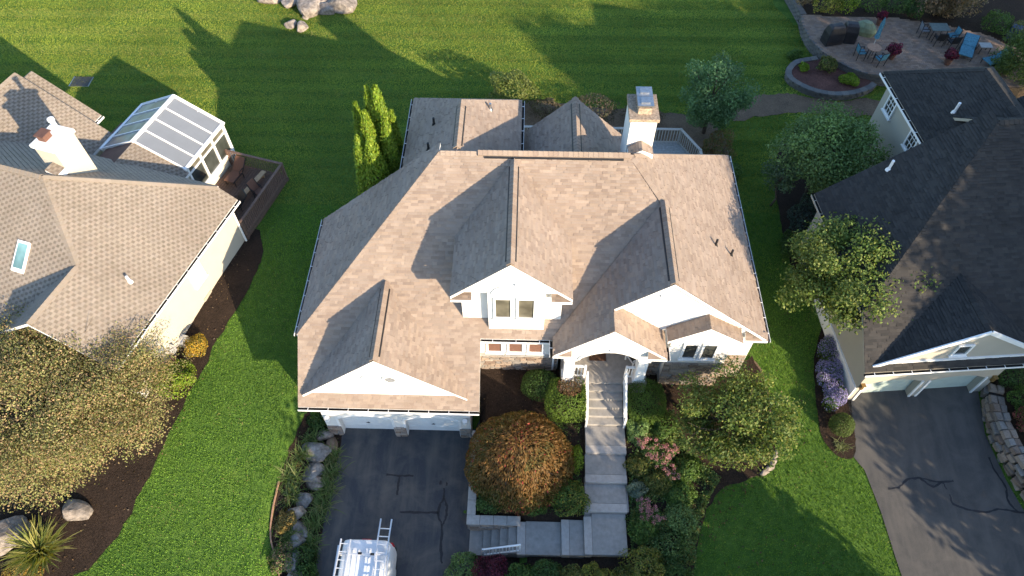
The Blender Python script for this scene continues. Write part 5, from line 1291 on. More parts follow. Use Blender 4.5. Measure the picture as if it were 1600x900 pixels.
# --- left house beds
tag(shrub('golden_flowers', 'golden orange flower mound against the cream side wall', -14.8, 16.3, (.55, .55), .8, [(0.42, .25, .03), (.5, .32, .03), (.3, .22, .04), (.14, .15, .03)], 1600, .07, 120, rough=.2), cat='flowers')
shrub('leafy_shrub', 'lime green loose shrub at the front corner of the cream wall', -15.35, 14.7, (1.1, .8), 1.0, LIME+[(0.2, .18, .05)], 3200, .09, 121, rough=.25)
sedum('pink flowers beside the golden flower mound at the cream wall', -15.6, 15.3, .4, 122, [(0.42, .08, .14), (.5, .2, .25)], 9, .5, .07, None, 'rose_bush')
sedum('rosy flowering plant near the cream house corner', -16.0, 14.4, .35, 123, [(0.5, .18, .2), (.55, .28, .28)], 7, .5, .07, None, 'rose_bush')
blades('yucca', 'large spiky yellow green yucca in the mulch at the bottom left', -18.75, 7.35, 330, 1.6, .05, [(0.20, .21, .04), (.26, .25, .06), (.14, .17, .035), (.30, .27, .09)], 130, None, 'plant', .55, .1)
shrub('autumn_plant', 'orange tinted low plant beside the yucca', -19.3, 6.6, (.7, .6), .5, [(0.28, .19, .03), (.2, .16, .04), (.32, .2, .04)], 1500, .07, 131, rough=.25, cat='plant')
# --- day lilies along the driveway rocks
for i, (x, y, L, lb) in enumerate([(-9.35, 12.6, .75, 'grassy day lily on the lawn side beside the long tan rock'), (-9.55, 11.75, .85, 'grassy day lily on the lawn side of the third rock'), (-9.75, 10.8, .9, 'largest grassy day lily at the lawn edge halfway down the border'), (-9.6, 10.1, .7, 'grassy day lily just above the bright slanted slab'),
    (-9.45, 8.4, .6, 'yellowing day lily on the lawn side beside the dark rocks'), (-8.3, 11.95, .8, 'day lily on the driveway side near the narrow brown rock'), (-8.15, 11.2, .8, 'day lily leaning over the asphalt, second from the garage'), (-8.3, 10.5, .8, 'day lily leaning over the asphalt, third from the garage'),
    (-8.3, 9.8, .75, 'day lily leaning over the asphalt, fourth from the garage'), (-8.55, 9.0, .8, 'day lily on the driveway side at the middle of the border'), (-8.5, 8.25, .7, 'day lily nearest the van rack'), (-9.3, 13.4, .6, 'day lily near the garage corner')]):
    blades('day_lily', lb, x, y, 120, L, .016, [(0.11, .17, .04), (.15, .2, .06), (.08, .13, .03), (.19, .2, .08)], 140+i, 'day lilies along the driveway', 'plant', .9, .16)
for i, (x, y, r, pal, lb) in enumerate([(-9.15, 13.6, .7, DEEP, 'dark green ground plant beside the garage corner'), (-8.6, 7.6, .6, DEEP, 'dark green plant between the rocks and the van'), (-9.6, 9.0, .45, [(0.25, .17, .05), (.17, .15, .05)], 'orange tinged plant below the bright slanted slab'), (-9.5, 7.5, .5, GREEN+TAN, 'sparse green plant at the lawn edge near the bottom'), (-8.45, 6.7, .6, DEEP+GREEN, 'green shrub beside the lowest border rock')]):
    shrub('border_plant', lb, x, y, (r, r*1.1), .6, pal, 1500, .08, 160+i, 'plants among the driveway rocks', cat='plant', rough=.25)
# --- right house beds
def aster(label, x, y, rx, ry, h, seed, dens=1.0):
    rng = np.random.default_rng(seed); t = thing('aster', label, 'flowers', (x, y, g(x, y)), 0, 'purple asters by the right house')
    A, B = [], []
    for k in range(9):
        a = rng.uniform(0, 6.283); q = rng.uniform(.1, .75); c = (math.cos(a)*rx*q, math.sin(a)*ry*q, h*rng.uniform(.25, .45)); f = rng.uniform(.38, .62); hh = h*rng.uniform(.35, .6)
        P, Nn = shell(rng, c, (rx*f, ry*f, hh), 330, .5); A.append((P, Nn)); P, Nn = shell(rng, c, (rx*f*1.08, ry*f*1.08, hh*1.06), int(rng.uniform(120, 380)*dens), .85, .4, .9, -.05); B.append((P, Nn))
    P = np.concatenate([a for a, _ in A]); P[:, 2] = np.maximum(P[:, 2], .03); meshobj('leaves', leafmesh('leaves', P, np.concatenate([b for _, b in A]), .08, .045, pick(GREEN+DEEP, len(P), rng), rng, .1), t)
    P = np.concatenate([a for a, _ in B]); tag(meshobj('flowers', leafmesh('flowers', P, np.concatenate([b for _, b in B]), .055, .05, pick(PURPLE, len(P), rng), rng, 0), t), kind='stuff')
aster('purple aster mass along the foundation, farthest from the driveway', 13.95, 16.75, .55, .75, .95, 171, .6); aster('purple aster mass in the middle beside the white foundation', 13.7, 15.6, .6, .75, 1.0, 172); aster('purple aster mass nearest the right driveway', 13.65, 14.6, .6, .6, .9, 173)
shrub('round_boxwood', 'round clipped boxwood at the corner of the right driveway', 13.75, 13.25, (.52, .52), 1.0, [(0.09, .13, .03), (.11, .16, .04), (.07, .1, .025)], 3800, .055, 174, rough=.04)
blades('border_grass', 'small pale grass tuft between boxwood and driveway', 13.65, 12.45, 70, .45, .012, [(0.2, .22, .1), (.14, .17, .06)], 175)
shrub('leafy_shrub', 'dark shrub in the shade under the yellow green tree', 14.3, 21.3, (.9, 1.3), 1.1, DEEP, 2600, .09, 176, 'shrubs along the right house', rough=.2)
shrub('leafy_shrub', 'bluish dark shrub in the shade under the grey green tree', 14.4, 24.3, (.9, 1.2), 1.0, [(0.06, .09, .08), (.05, .08, .06)], 2600, .09, 177, 'shrubs along the right house', rough=.2)
shrub('leafy_shrub', 'dark bush near the charcoal roof corner', 13.3, 22.6, (.6, .8), .8, DEEP, 1600, .09, 178, 'shrubs along the right house', rough=.2)
for i, (x, y, r, pal, lb) in enumerate([(21.5, 14.2, .7, GREEN, 'green shrub behind the stone wall nearest the garage'), (21.3, 13.2, .65, [(0.35, .10, .10), (.25, .09, .07), (.1, .13, .03)], 'red flowering shrub behind the stone wall'), (21.8, 12.2, .8, DEEP, 'dark shrub behind the lower stone wall'), (21.2, 15.6, .7, DEEP, 'dark shrub between garage corner and stone wall')]):
    shrub('border_shrub', lb, x, y, (r, r), 1.0, pal, 2000, .08, 180+i, 'shrubs behind the right stone wall', rough=.2, zb=2.2)
struct('planting_terrace', MB().prism([(20.9, 16.5), (20.75, 14.2), (20.7, 13.0), (20.9, 11.8), (21.4, 10.3), (22.05, 8.6), (26, 8), (27, 16.5)], .5, 2.2), 'mulch')
# --- patio planting
for i, (x, y, r, h, pal, zb, lb) in enumerate([
    (16.75, 36.35, .3, .35, LIME, 2.66, 'small lime plant in the left of the raised bed'), (18.1, 36.4, .55, .8, MIXG, 2.66, 'rounded bronze shrub in the middle of the raised bed'), (19.2, 35.2, .5, .45, LIME, 2.66, 'leafy lime plant in the right of the raised bed'), (16.6, 37.9, .45, .5, GREEN, None, 'leafy plant outside the raised bed by the patio wall'),
    (19.0, 41.9, .9, 1.4, YELLOW, 3.0, 'yellow green bush behind the covered grills'), (20.3, 42.2, .9, 1.3, LIME, 3.0, 'lime bush right of the yellow green one behind the patio'), (17.9, 42.4, .7, 1.5, TAN, 3.0, 'tan leaved bush at the left end behind the patio'), (21.9, 42.2, 1.0, 1.5, GREEN, 3.0, 'green bush behind the patio, left of the dark ones'), (23.4, 42.0, 1.0, 1.6, DEEP, 3.0, 'dark green bush in the middle behind the patio'), (24.6, 41.6, .8, 1.2, DEEP, 3.0, 'dark bush beneath the tan feathery tree'), (29.5, 40.2, .9, 1.0, GREEN, 3.0, 'green shrub beyond the lounge chairs'), (30.6, 38.9, .9, 1.2, MIXG, 3.0, 'olive shrub at the far right behind the patio')]):
    shrub('garden_shrub', lb, x, y, (r, r), h, pal, 1500, .1, 200+i, 'shrubs around the patio', rough=.22, zb=zb)
for i, (x, y, lb) in enumerate([(22.0, 36.95, 'burgundy plant in a pot beside the bistro table'), (25.2, 36.5, 'burgundy plant in a pot below the blue lounger'), (22.2, 40.4, 'small red plant at the back of the patio')]):
    t = shrub('potted_plant', lb, x, y, .42 if i < 2 else .3, .6, BURG+[(0.2, .02, .06)], 700, .13, 220+i, 'burgundy potted plants on the patio', cat='plant', rough=.25, zb=PZ+.02, lift=.35)
    add('pot', MB().tube((0, 0, 0), (0, 0, .38), .16, .22, 14), 'brown', t)
# --- low ground cover between the perennials
def cover(name, label, poly, n, pal, seed, hmax=.18, ls=.07):
    rng = np.random.default_rng(seed); xs_ = [p[0] for p in poly]; ys_ = [p[1] for p in poly]; P = []
    while len(P) < n:
        x, y = rng.uniform(min(xs_), max(xs_)), rng.uniform(min(ys_), max(ys_))
        if inpoly(x, y, poly) and math.sin(x*3.1+y*1.3)+math.sin(y*4.3-x*2.1)+rng.normal()*.6 > -.7: P.append((x, y, g(x, y)+.05+rng.uniform(0, hmax)*(.5+.5*math.sin(x*5)*math.sin(y*4))))
    P = np.array(P); Nn = rng.normal(size=P.shape)*.5+np.array([0, 0, 1.]); Nn /= np.linalg.norm(Nn, axis=1, keepdims=True)
    o = meshobj(name, leafmesh(name, P, Nn, ls, ls*.6, pick(pal, n, rng, .35), rng, .1), None); tag(o, label, 'ground cover', kind='stuff')
cover('ground_cover', 'mixed low green ground cover in the bed right of the walk', [(4.6, 12.8), (6.8, 13.2), (7.6, 11.6), (8.4, 11.0), (7.8, 10.1), (7.2, 8.6), (6.8, 6.6), (4.5, 6.4), (4.55, 9.3)], 22000, BLUEG+GREEN+MIXG, 301, .45, .085)
cover('ground_cover', 'low green ground cover under the weeping maple', [(-1.7, 9.4), (2.6, 9.4), (2.65, 13.2), (1.6, 13.4), (-1.7, 12.6)], 6500, DEEP+GREEN, 302, .25)
cover('ground_cover', 'low green ground cover among the driveway rocks', [(-9.8, 12.8), (-8.1, 12.9), (-8.2, 6.4), (-9.4, 6.4), (-10.0, 9)], 2600, GREEN+DEEP+TAN, 303, .2)

# --- grass blades of the lawn (leaning with the mowing stripes on the back lawn)
def pip(X, Y, poly):
    c = np.zeros(len(X), bool)
    for i in range(len(poly)):
        (ax, ay), (bx, by) = poly[i-1][:2], poly[i][:2]
        if ay == by: continue
        m = ((ay > Y) != (by > Y)) & (X < (bx-ax)*(Y-ay)/(by-ay)+ax); c ^= m
    return c
def grass(n, seed=9):
    rng = np.random.default_rng(seed)
    view = [(-42, 52), (44, 52), (19, 4.5), (-25, 4.5)]
    X = rng.uniform(-42, 44, int(n*2.6)); Y = rng.uniform(4.5, 52, int(n*2.6))
    k = pip(X, Y, view)
    foot = [[(-8.6, 13), (-8.6, 21.2), (-5, 21.2), (-5, 26.2), (-.4, 26.2), (-.4, 30), (9.5, 30), (9.7, 15.6), (-2.2, 15.6), (-2.2, 13)], [p[:2] for p in patio_poly], bed_edge+[(20.3, 36)], [(20.6, 16.5), (20.3, 11), (22, 8.6), (27, 8), (27, 16.5)], [(16.4, 43.4), (17.3, 41.3), (30, 38), (36, 52), (16.4, 52)]]
    def lo(ox, oy, a, pts): return [(ox+x*math.cos(a)-y*math.sin(a), oy+x*math.sin(a)+y*math.cos(a)) for x, y in pts]
    foot += [lo(-13.72, 22.47, R(-16), [(-.4, -9), (-.4, 4.4), (-8.5, 4.9), (-10, 4.5), (-16, 3.2), (-16, -9)]), lo(14.4, 14.6, R(5.3), [(0, 0), (6, 0), (14, 2), (14, 13.6), (4.5, 13.7), (4.5, 8), (0, 8)])]
    for p in NOGRASS+foot: k &= ~pip(X, Y, p)
    X, Y = X[k][:n], Y[k][:n]; m = len(X)
    Zg = np.interp(Y, KY, KZ); near = (X > -10.7) & (X < 3.2) & (Y < 14.5)
    Zg[near] = [g(x, y) for x, y in zip(X[near], Y[near])]
    H_ = rng.uniform(.035, .075, m); W_ = rng.uniform(.009, .018, m)
    stripe = np.sign(np.sin(Y*2*np.pi/1.9+.25*np.sin(X*.3)))*(Y > 27)
    a = rng.uniform(0, 6.283, m); lx = np.cos(a)*.8+stripe*.9; ly = np.sin(a)*.8
    T = np.stack([lx*H_*.55, ly*H_*.55, H_], 1); b = rng.uniform(0, 6.283, m)
    S_ = np.stack([np.cos(b), np.sin(b), np.zeros(m)], 1)*W_[:, None]
    P = np.stack([X, Y, Zg-.005], 1)
    V = np.stack([P-S_, P+S_, P+S_*.45+T, P-S_*.45+T], 1)
    blot = np.sin(X*.9+1.3*np.sin(Y*.7))+np.sin(Y*1.1-X*.45+2)+np.sin(X*2.3+Y*1.7)*.5
    C = pick([(0.245, .295, .048), (.28, .32, .055), (.205, .265, .042), (.31, .33, .07)], m, rng, .16)*(1+.06*blot)[:, None]
    front = Y < 25; C[front] *= np.array([.58, .90, .68]); big = np.sin(X*.55+Y*.33)+np.sin(X*.21-Y*.47+1)+np.sin((X+Y*.35)*1.4)*.5; C *= (1+.085*big)[:, None]
    C *= np.where(Y > 27, 1+.13*stripe, 1.0)[:, None]
    dry = rng.uniform(0, 1, m) < np.clip(.03+.05*(np.sin(X*1.7+Y*.8)+np.sin(Y*1.9-X*1.1)-.6), .01, .2); C[dry] = pick([(0.28, .24, .10)], int(dry.sum()), rng)
    o = meshobj('grass', quadmesh('grass', V.reshape(-1, 3), m, np.clip(C, 0, 1)), None); tag(o, 'short mown green grass covering the lawns', 'grass', kind='stuff')
grass(760000)

def litter(label, poly, n, seed):
    rng = np.random.default_rng(seed); X = rng.uniform(min(p[0] for p in poly), max(p[0] for p in poly), n*3); Y = rng.uniform(min(p[1] for p in poly), max(p[1] for p in poly), n*3)
    k = pip(X, Y, poly); X, Y = X[k][:n], Y[k][:n]; P = np.array([(x, y, g(x, y)+.065) for x, y in zip(X, Y)]); Nn = rng.normal(size=P.shape)*.35+np.array([0, 0, 1.]); Nn /= np.linalg.norm(Nn, axis=1, keepdims=True)
    tag(meshobj('fallen_leaves', leafmesh('fallen_leaves', P, Nn, .09, .06, pick([(0.13, .08, .04), (.10, .06, .035), (.18, .12, .06), (.08, .055, .035)], len(P), rng, .3), rng, .15), None), label, 'leaf litter', kind='stuff')
litter('brown fallen leaves scattered on the mulch under the wide left tree', [(-26, 5), (-17, 6.6), (-15.6, 9.5), (-14.2, 15), (-13.4, 21), (-14.2, 22), (-16, 18), (-20, 16), (-28, 14)], 900, 501)
litter('brown fallen leaves in the front beds', [(-1.6, 9.4), (2.6, 9.4), (4.6, 7), (7, 7.2), (10.6, 11.6), (10.7, 15), (4.6, 16), (-1.6, 15.6)], 1500, 502)
litter('few fallen leaves on the right lawn', [(9, 10), (14, 12), (13.5, 20), (10.5, 18), (7.5, 7), (15, 7)], 160, 503)

# ================================================================ VAN AND LADDERS
van = thing('van', 'white work van with a ladder rack backed up the driveway', 'van', (-5.83, 5.3, .03), 0)
# local y: rear at +2.65, front at -2.65
SEC = [ # y, half-width belt, half-width roof, z bottom, z belt, z roof
 (2.62, .90, .78, .5, 1.1, 1.95), (2.58, .97, .84, .42, 1.1, 2.02), (2.45, 1.0, .87, .38, 1.12, 2.06), (1.5, 1.01, .88, .36, 1.12, 2.09), (-.6, 1.01, .88, .36, 1.12, 2.08), (-1.1, 1.0, .82, .36, 1.1, 1.98), (-1.75, .99, .72, .36, 1.08, 1.3), (-2.3, .95, .68, .38, .95, 1.12), (-2.6, .86, .62, .45, .8, .95)]
mb = MB(); nn = 20
def ring(y, hb, hr, zb, zm, zr):
    pts = [(-hb*.96, zb), (hb*.96, zb), (hb, zb+.12), (hb, zm), (hb-.03, zm+(zr-zm)*.35), (hr+.02, zr-.14), (hr-.03, zr-.045), (hr-.14, zr-.008), (hr*.5, zr+.012), (0, zr+.018)]
    full = pts[2:]+[(-a, z) for a, z in pts[-2:1:-1]]+[pts[0], pts[1]]
    return [(a, y, z) for a, z in full]
rings = [ring(*s) for s in SEC]; n = len(rings[0])
for r_ in rings: mb.v += r_
for i in range(len(rings)-1):
    for k in range(n): mb.f.append((i*n+k, i*n+(k+1) % n, (i+1)*n+(k+1) % n, (i+1)*n+k)); mb.m.append(0); mb.c.append(None)
mb.f.append(tuple(range(n-1, -1, -1))); mb.f.append(tuple(range((len(rings)-1)*n, len(rings)*n))); mb.m += [0, 0]; mb.c += [None, None]
vb = add('body', mb, 'vanwhite', van, smooth=True)
e_ = vb.modifiers.new('split', 'EDGE_SPLIT'); e_.split_angle = R(42)
for x in (-.42, .42): add('rear_window', MB().ext([(x-.33, 2.66, 1.3), (x+.33, 2.66, 1.3), (x+.29, 2.645, 1.8), (x-.29, 2.645, 1.8)], (0, -.06, 0)), 'glass', van)
add('windscreen', MB().ext([(-.80, -1.68, 1.36), (.80, -1.68, 1.36), (.72, -1.16, 1.93), (-.72, -1.16, 1.93)], (0, -.02, .02)), 'glass', van)
for sx in (-1, 1):
    add('side_window', MB().ext([(sx*1.005, -1.35, 1.2), (sx*1.005, -.45, 1.2), (sx*.93, -.45, 1.75), (sx*.93, -1.05, 1.75)], (sx*.012, 0, 0)), 'glass', van)
    add('tail_light', MB().box(min(sx*.84, sx*.96), 2.55, 1.0, max(sx*.84, sx*.96), 2.66, 1.5), 'red_plastic', van)
    add('mirror', MB().box(min(sx*1.02, sx*1.22), -1.35, 1.2, max(sx*1.02, sx*1.22), -1.22, 1.5), 'black', van, bevel=.03)
    add('headlight', MB().box(min(sx*.55, sx*.85), -2.62, .72, max(sx*.55, sx*.85), -2.5, .9), 'glass_sky', van)
    for y in (1.75, -1.75):
        wl = add('wheel', MB().tube((sx*.78, y, .35), (sx*.99, y, .35), .35, .35, 24), 'rubber', van); add('rim', MB().tube((sx*.985, y, .35), (sx*1.0, y, .35), .21, .2, 16), 'alu', wl)
add('rear_bumper', MB().box(-.95, 2.6, .4, .95, 2.76, .62), 'black', van, bevel=.03)
hb_ = MB().box(-.18, 2.6, 1.88, .18, 2.66, 1.93); add('brake_light', hb_, 'red_plastic', van)
rb_ = MB()
for k in range(-3, 4): rb_.box(k*.21-.02, -.4, 2.095, k*.21+.02, 2.2, 2.115-abs(k)*.002)
add('roof_ribs', rb_, 'vanwhite', van)
add('door_seam', MB().box(-.008, 2.625, .5, .008, 2.64, 1.9), 'black', van)
rk = MB()
for y in (2.0, .6, -.7):
    rk.bar((-.98, y, 2.24), (.98, y, 2.24), .06, .05)
    for sx in (-1, 1): rk.bar((sx*.98, y, 2.24), (sx*.86, y, 1.99), .05, .06)
for sx in (-1, 1): rk.bar((sx*.98, 2.3, 2.27), (sx*.98, -1.0, 2.27), .05, .05)
add('roof_rack', rk, 'alu', van)
for x, y in ((-.12, 2.02), (.35, 2.0)): add('rack_clamp', MB().box(x-.07, y-.04, 2.262, x+.07, y+.04, 2.31), 'black', van)
def ladder(label, x, y0, y1, z, wd, rz=0, step=.30):
    t = thing('ladder', label, 'ladder', (x, (y0+y1)/2, z), rz, 'ladders on the van rack'); h = (y1-y0)/2
    for sx in (-1, 1): add('rail', MB().box(sx*wd/2-.025, -h, 0, sx*wd/2+.025, h, .075), 'alu', t, bevel=.006)
    n = int((y1-y0)/step)
    for k in range(n): add('rung', MB().tube((-wd/2+.02, -h+step*(k+.5), .04), (wd/2-.02, -h+step*(k+.5), .04), .02, .02, 8), 'alu', t)
ladder('long aluminium ladder on the right of the van, sticking out behind it', -5.17, 3.6, 8.62, 2.33, .42, R(-1.5)); ladder('aluminium ladder along the left side of the van roof', -6.62, 3.9, 7.82, 2.33, .36, R(-2))

# ================================================================ PORCH THINGS
add_m = tag(add('door_mat', MB().box(3.0, 15.75, 2.604, 3.75, 16.2, 2.625), 'mat_coir'), 'brown door mat on the porch floor under the arch', 'mat')
pc = thing('porch_chair', 'white framed porch chair with dark seat by the right column', 'chair', (4.95, 15.75, 2.6), R(-60))
fm = MB()
for sx in (-.26, .26):
    for sy in (-.25, .25): fm.box(sx-.025, sy-.025, 0, sx+.025, sy+.025, .45 if sy < 0 else .9)
    fm.box(sx-.03, -.28, .6, sx+.03, .28, .64)
fm.box(-.28, .22, .82, .28, .28, .9); fm.box(-.28, -.28, .4, .28, .28, .44); add('frame', fm, 'trim', pc); add('seat', MB().box(-.23, -.24, .44, .23, .22, .5), 'black', pc, bevel=.02); add('backrest', MB().box(-.22, .2, .5, .22, .22, .82), 'black', pc)
gr_ = tag(add('drain_grate', MB().box(-.6, -.45, 0, .6, .45, .03), 'metal'), 'round edged metal drain grate set in the back lawn', 'grate'); gr_.location = (-27.0, 34.5, g(-27, 34.5)+.005)
for k in range(9): add('bar', MB().box(-.55, -.42+k*.1, .03, .55, -.36+k*.1, .045), 'black', gr_)

# ================================================================ DECK AND PATIO FURNITURE
def lhp(x, y): a = R(-16); return (-13.72+x*math.cos(a)-y*math.sin(a), 22.47+x*math.sin(a)+y*math.cos(a))
def chaise(label, loc, rz, fabric, group, L=1.5, wd=.6, frame='black', back=.55, h=.36, cat='lounger'):
    t = thing('lounge_chair', label, cat, loc, rz, group); mb = MB(); c = L*.45
    for sx in (-1, 1):
        mb.bar((sx*wd/2, -L/2, h), (sx*wd/2, L/2-c, h), .04, .04); mb.bar((sx*wd/2, L/2-c, h), (sx*wd/2, L/2-.1, h+back), .04, .04)
        for y in (-L/2+.1, L/2-c): mb.bar((sx*wd/2, y, 0), (sx*wd/2, y, h), .035, .035)
        mb.bar((sx*wd/2, -.1, h+.22), (sx*wd/2, L/2-c+.15, h+.24), .04, .03); mb.bar((sx*wd/2, -.1, h), (sx*wd/2, -.1, h+.22), .03, .03)
    add('frame', mb, frame, t)
    add('seat', MB().box(-wd/2+.02, -L/2, h-.01, wd/2-.02, L/2-c, h+.06), fabric, t, bevel=.02)
    add('backrest', MB().ext([(-wd/2+.02, L/2-c, h+.06), (wd/2-.02, L/2-c, h+.06), (wd/2-.02, L/2-.1, h+back+.04), (-wd/2+.02, L/2-.1, h+back+.04)], (0, .05, -.05)), fabric, t, bevel=.015)
    return t
x, y = lhp(-2.75, 3.55); chaise('brown sling lounge chair on the left deck beside the sunroom', (x, y, 2.46), R(-20), 'wicker', 'deck chairs', 1.5, .62)
x, y = lhp(-1.55, 1.55); chaise('black reclining chair on the left deck near the gutter corner', (x, y, 2.46), R(-55), 'black', 'deck chairs', 1.3, .6)
x, y = lhp(-1.05, 2.7); chaise('dark chair against the outer railing of the left deck', (x, y, 2.46), R(60), 'wicker', 'deck chairs', .8, .5, cat='chair')
x0, y0 = lhp(-1.7, 4.2); x1, y1 = lhp(-1.45, 1.9)
bt = thing('deck_bench', 'pale wooden plank bench on the left deck', 'bench', ((x0+x1)/2, (y0+y1)/2, 2.46), R(-16-6))
add('plank', MB().box(-.14, -1.1, .26, .14, 1.1, .31), 'plank', bt); [add('leg', MB().box(-.1, y-.03, 0, .1, y+.03, .26), 'plank', bt) for y in (-.9, .9)]
def grill(label, x, y, rz, w, d, h):
    t = thing('covered_grill', label, 'grill', (x, y, PZ), rz, 'covered grills on the patio'); mb = MB()
    for i, (z, fx, fy) in enumerate(((.02, 1, 1), (h*.62, .96, .95), (h*.9, .8, .72), (h, .62, .45))):
        mb.v += [(-w/2*fx, -d/2*fy, z), (w/2*fx, -d/2*fy, z), (w/2*fx, d/2*fy, z), (-w/2*fx, d/2*fy, z)]
    for i in range(3):
        for k in range(4): mb.f.append((i*4+k, i*4+(k+1) % 4, i*4+4+(k+1) % 4, i*4+4+k)); mb.m.append(0); mb.c.append(None)
    mb.f.append((12, 13, 14, 15)); mb.m.append(0); mb.c.append(None)
    add('cover', mb, 'grill_cover', t, bevel=.05); add('hem_strap', MB().box(-w/2-.01, -d/2-.01, .25, w/2+.01, d/2+.01, .29), 'black', t)
    return t
grill('covered grill, left of two, at the patio edge', 18.75, 38.5, R(15), 1.15, .75, 1.25); grill('covered grill, right of two, next to the green cover', 19.75, 38.7, R(-8), .95, .75, 1.25)
gc = shrub  # keep the name short below
t = thing('covered_planter', 'green covered round fire bowl behind the grills', 'cover', (21.0, 39.5, PZ), R(-30)); mb = MB()
for z, r0, r1 in ((0, .55, .6), (.3, .6, .5), (.55, .5, .25)): mb.tube((0, 0, z), (0, 0, z+.25 if z else .3), r0, r1, 14)
add('cover', mb, 'green_cover', t, smooth=False); t.scale = (1.2, .75, 1)
def table_set(name, label, x, y, r, mat, h=.72, sq=None):
    t = thing(name, label, 'table', (x, y, PZ)); 
    add('table_top', MB().box(-sq[0]/2, -sq[1]/2, h-.03, sq[0]/2, sq[1]/2, h) if sq else MB().tube((0, 0, h-.03), (0, 0, h), r, r, 28), mat, t)
    for k in range(4):
        a = math.pi/4+k*math.pi/2; q = (sq[0]*.42*(1 if math.cos(a) > 0 else -1), sq[1]*.42*(1 if math.sin(a) > 0 else -1)) if sq else (r*.6*math.cos(a), r*.6*math.sin(a)); add('leg', MB().bar((q[0]*.9, q[1]*.9, h-.03), (q[0], q[1], 0), .03, .03), 'black', t)
    return t
def chair(label, x, y, rz, fabric, group):
    t = thing('patio_chair', label, 'chair', (x, y, PZ), rz, group); mb = MB()
    for sx in (-.25, .25):
        mb.bar((sx, -.24, 0), (sx, -.24, .62), .03, .03); mb.bar((sx, .22, 0), (sx, .28, .95), .03, .03); mb.bar((sx, -.26, .62), (sx, .25, .64), .04, .03)
    mb.bar((-.25, .28, .93), (.25, .28, .93), .03, .03); mb.bar((-.25, -.24, .4), (.25, -.24, .4), .03, .03); add('frame', mb, 'black', t)
    add('seat_cushion', MB().box(-.23, -.24, .42, .23, .22, .5), fabric, t, bevel=.025); add('back_cushion', MB().ext([(-.22, .2, .5), (.22, .2, .5), (.22, .25, .92), (-.22, .25, .92)], (0, .05, 0)), fabric, t, bevel=.02); return t
table_set('bistro_table', 'small round clay topped table under the closed blue parasol', 20.75, 37.05, .42, 'clay')
chair('blue cushioned chair left of the round clay table', 20.05, 36.95, R(95), 'blue_cloth', 'bistro chairs'); chair('blue cushioned chair in front of the round clay table', 21.05, 36.35, R(200), 'blue_cloth', 'bistro chairs')
um = thing('parasol', 'closed blue parasol standing in the round clay table', 'umbrella', (20.78, 37.25, PZ)); add('pole', MB().tube((0, 0, 0), (.1, .35, 2.3), .022, .022, 10), 'rail_grey', um)
mb = MB(); prev = None
for k in range(8):
    a, b = k*math.pi/4, (k+1)*math.pi/4
    for (z0, r0, x0_, y0_), (z1, r1, x1_, y1_) in zip(((1.1, .15, .05, .17), (1.5, .11, .07, .23), (2.0, .12, .09, .31)), ((1.5, .11, .07, .23), (2.0, .12, .09, .31), (2.35, .02, .1, .36))):
        f = lambda t_, r, cx_, cy_, z, k_=k: (cx_+r*math.cos(t_), cy_+r*math.sin(t_), z)
        m_ = (a+b)/2; mb.poly([f(a, r0*.7, x0_, y0_, z0), f(m_, r0, x0_, y0_, z0), f(m_, r1, x1_, y1_, z1), f(a, r1*.7, x1_, y1_, z1)]); mb.poly([f(m_, r0, x0_, y0_, z0), f(b, r0*.7, x0_, y0_, z0), f(b, r1*.7, x1_, y1_, z1), f(m_, r1, x1_, y1_, z1)])
add('canopy', mb, 'blue_cloth', um)
table_set('dining_table', 'dark rectangular table at the back of the patio', 25.35, 39.2, .5, 'slate_table', sq=(1.1, .8))
chair('pale cushioned chair left of the dark rectangular table', 24.55, 39.3, R(90), 'panel_grey', 'dining chairs on the patio'); chair('blue seated chair right of the dark rectangular table', 26.1, 38.75, R(-80), 'blue_cloth', 'dining chairs on the patio'); chair('black chair in front of the dark rectangular table', 25.2, 38.4, R(175), 'black', 'dining chairs on the patio'); chair('black chair below the right end of the dark rectangular table', 25.9, 38.1, R(190), 'black', 'dining chairs on the patio')
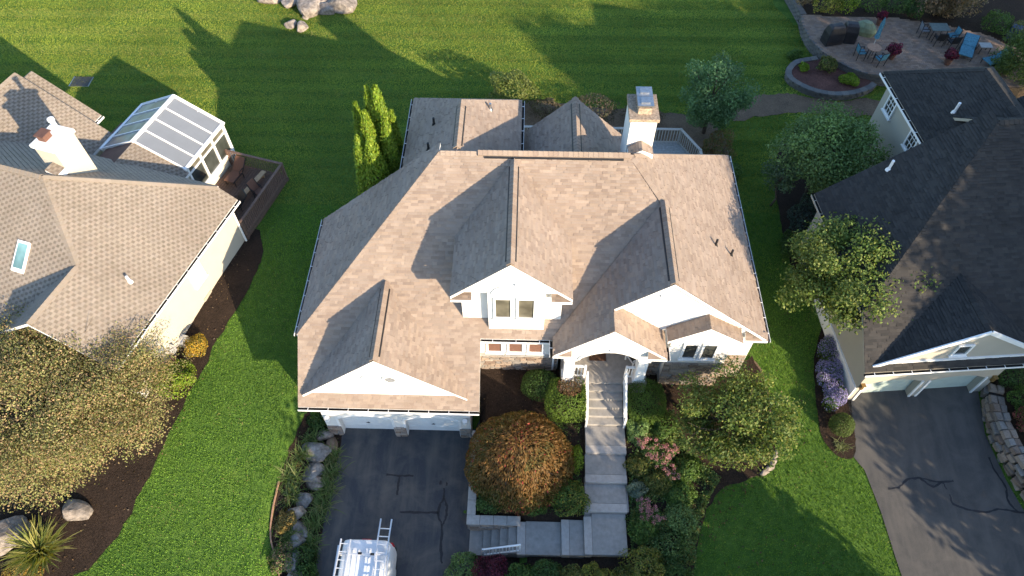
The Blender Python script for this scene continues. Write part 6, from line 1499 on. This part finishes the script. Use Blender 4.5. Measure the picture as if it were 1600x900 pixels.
chaise('large blue patterned sun lounger on the patio', (26.75, 37.75, PZ), R(-28), 'blue_cloth', 'blue loungers on the patio', 2.0, .8, 'black', .35, .32); chaise('blue lounger partly hidden by the bush at the patio end', (28.1, 36.6, PZ), R(-70), 'blue_cloth', 'blue loungers on the patio', 1.6, .75, 'black', .4, .32)
table_set('side_table', 'small pale side table between the blue loungers', 27.75, 37.75, .3, 'capstone', .5, (.7, .5))
b_ = tag(add('storage_bin', MB().box(-.3, -.25, 0, .3, .25, .8), 'bluebin', bevel=.03), 'dark blue bin beyond the patio at the right edge', 'bin'); b_.location = (30.2, 39.4, 3.0); b_.rotation_euler = (0, 0, R(-30))

# ================================================================ TREES BEYOND THE FRAME THAT SHADE THE PLACE
for i, (x, y, h, r, n, lb) in enumerate([
    (-.2, -.4, 4.4, 2.4, 5000, 'low street tree below the driveway, outside the picture'), (6.0, -1.2, 8.8, 3.7, 7000, 'broad street tree south of the garden walk, outside the picture'), (13.2, -.7, 9.0, 3.6, 6500, 'street tree before the entry steps, outside the picture'), (17.8, .6, 6.2, 2.4, 4200, 'small tree below the right lawn, outside the picture'),
    (28.6, .8, 8.5, 3.2, 3000, 'thin tree near the street end of the right driveway, outside the picture'), (29.8, 4.4, 13.0, 3.8, 9000, 'tree right of the right driveway, outside the picture'), (33.5, 6.5, 17, 4.6, 12000, 'tall tree east of the right garage, outside the picture'),
    (36, 3.5, 21, 6, 17000, 'tallest tree east of the right house, outside the picture'), (41, 9, 21, 6, 15000, 'tall tree level with the charcoal ridge, outside the picture'), (43, 17, 20, 6, 8000, 'tall tree beyond the charcoal roof, outside the picture'), (46, 27, 18, 6, 7000, 'tall tree east of the patio, outside the picture'), (37, 33, 11, 3.6, 5000, 'smaller tree east of the patio, outside the picture'), (36, 12, 16, 4.4, 11000, 'leafy tree close to the right house, outside the picture')]):
    tree('shade_tree', lb, x, y, h, r, h*.38, h*.60, GREEN, n, .40 if h > 6 else .28, 44, 400+i, .25, 'street trees outside the picture', clr=.36)
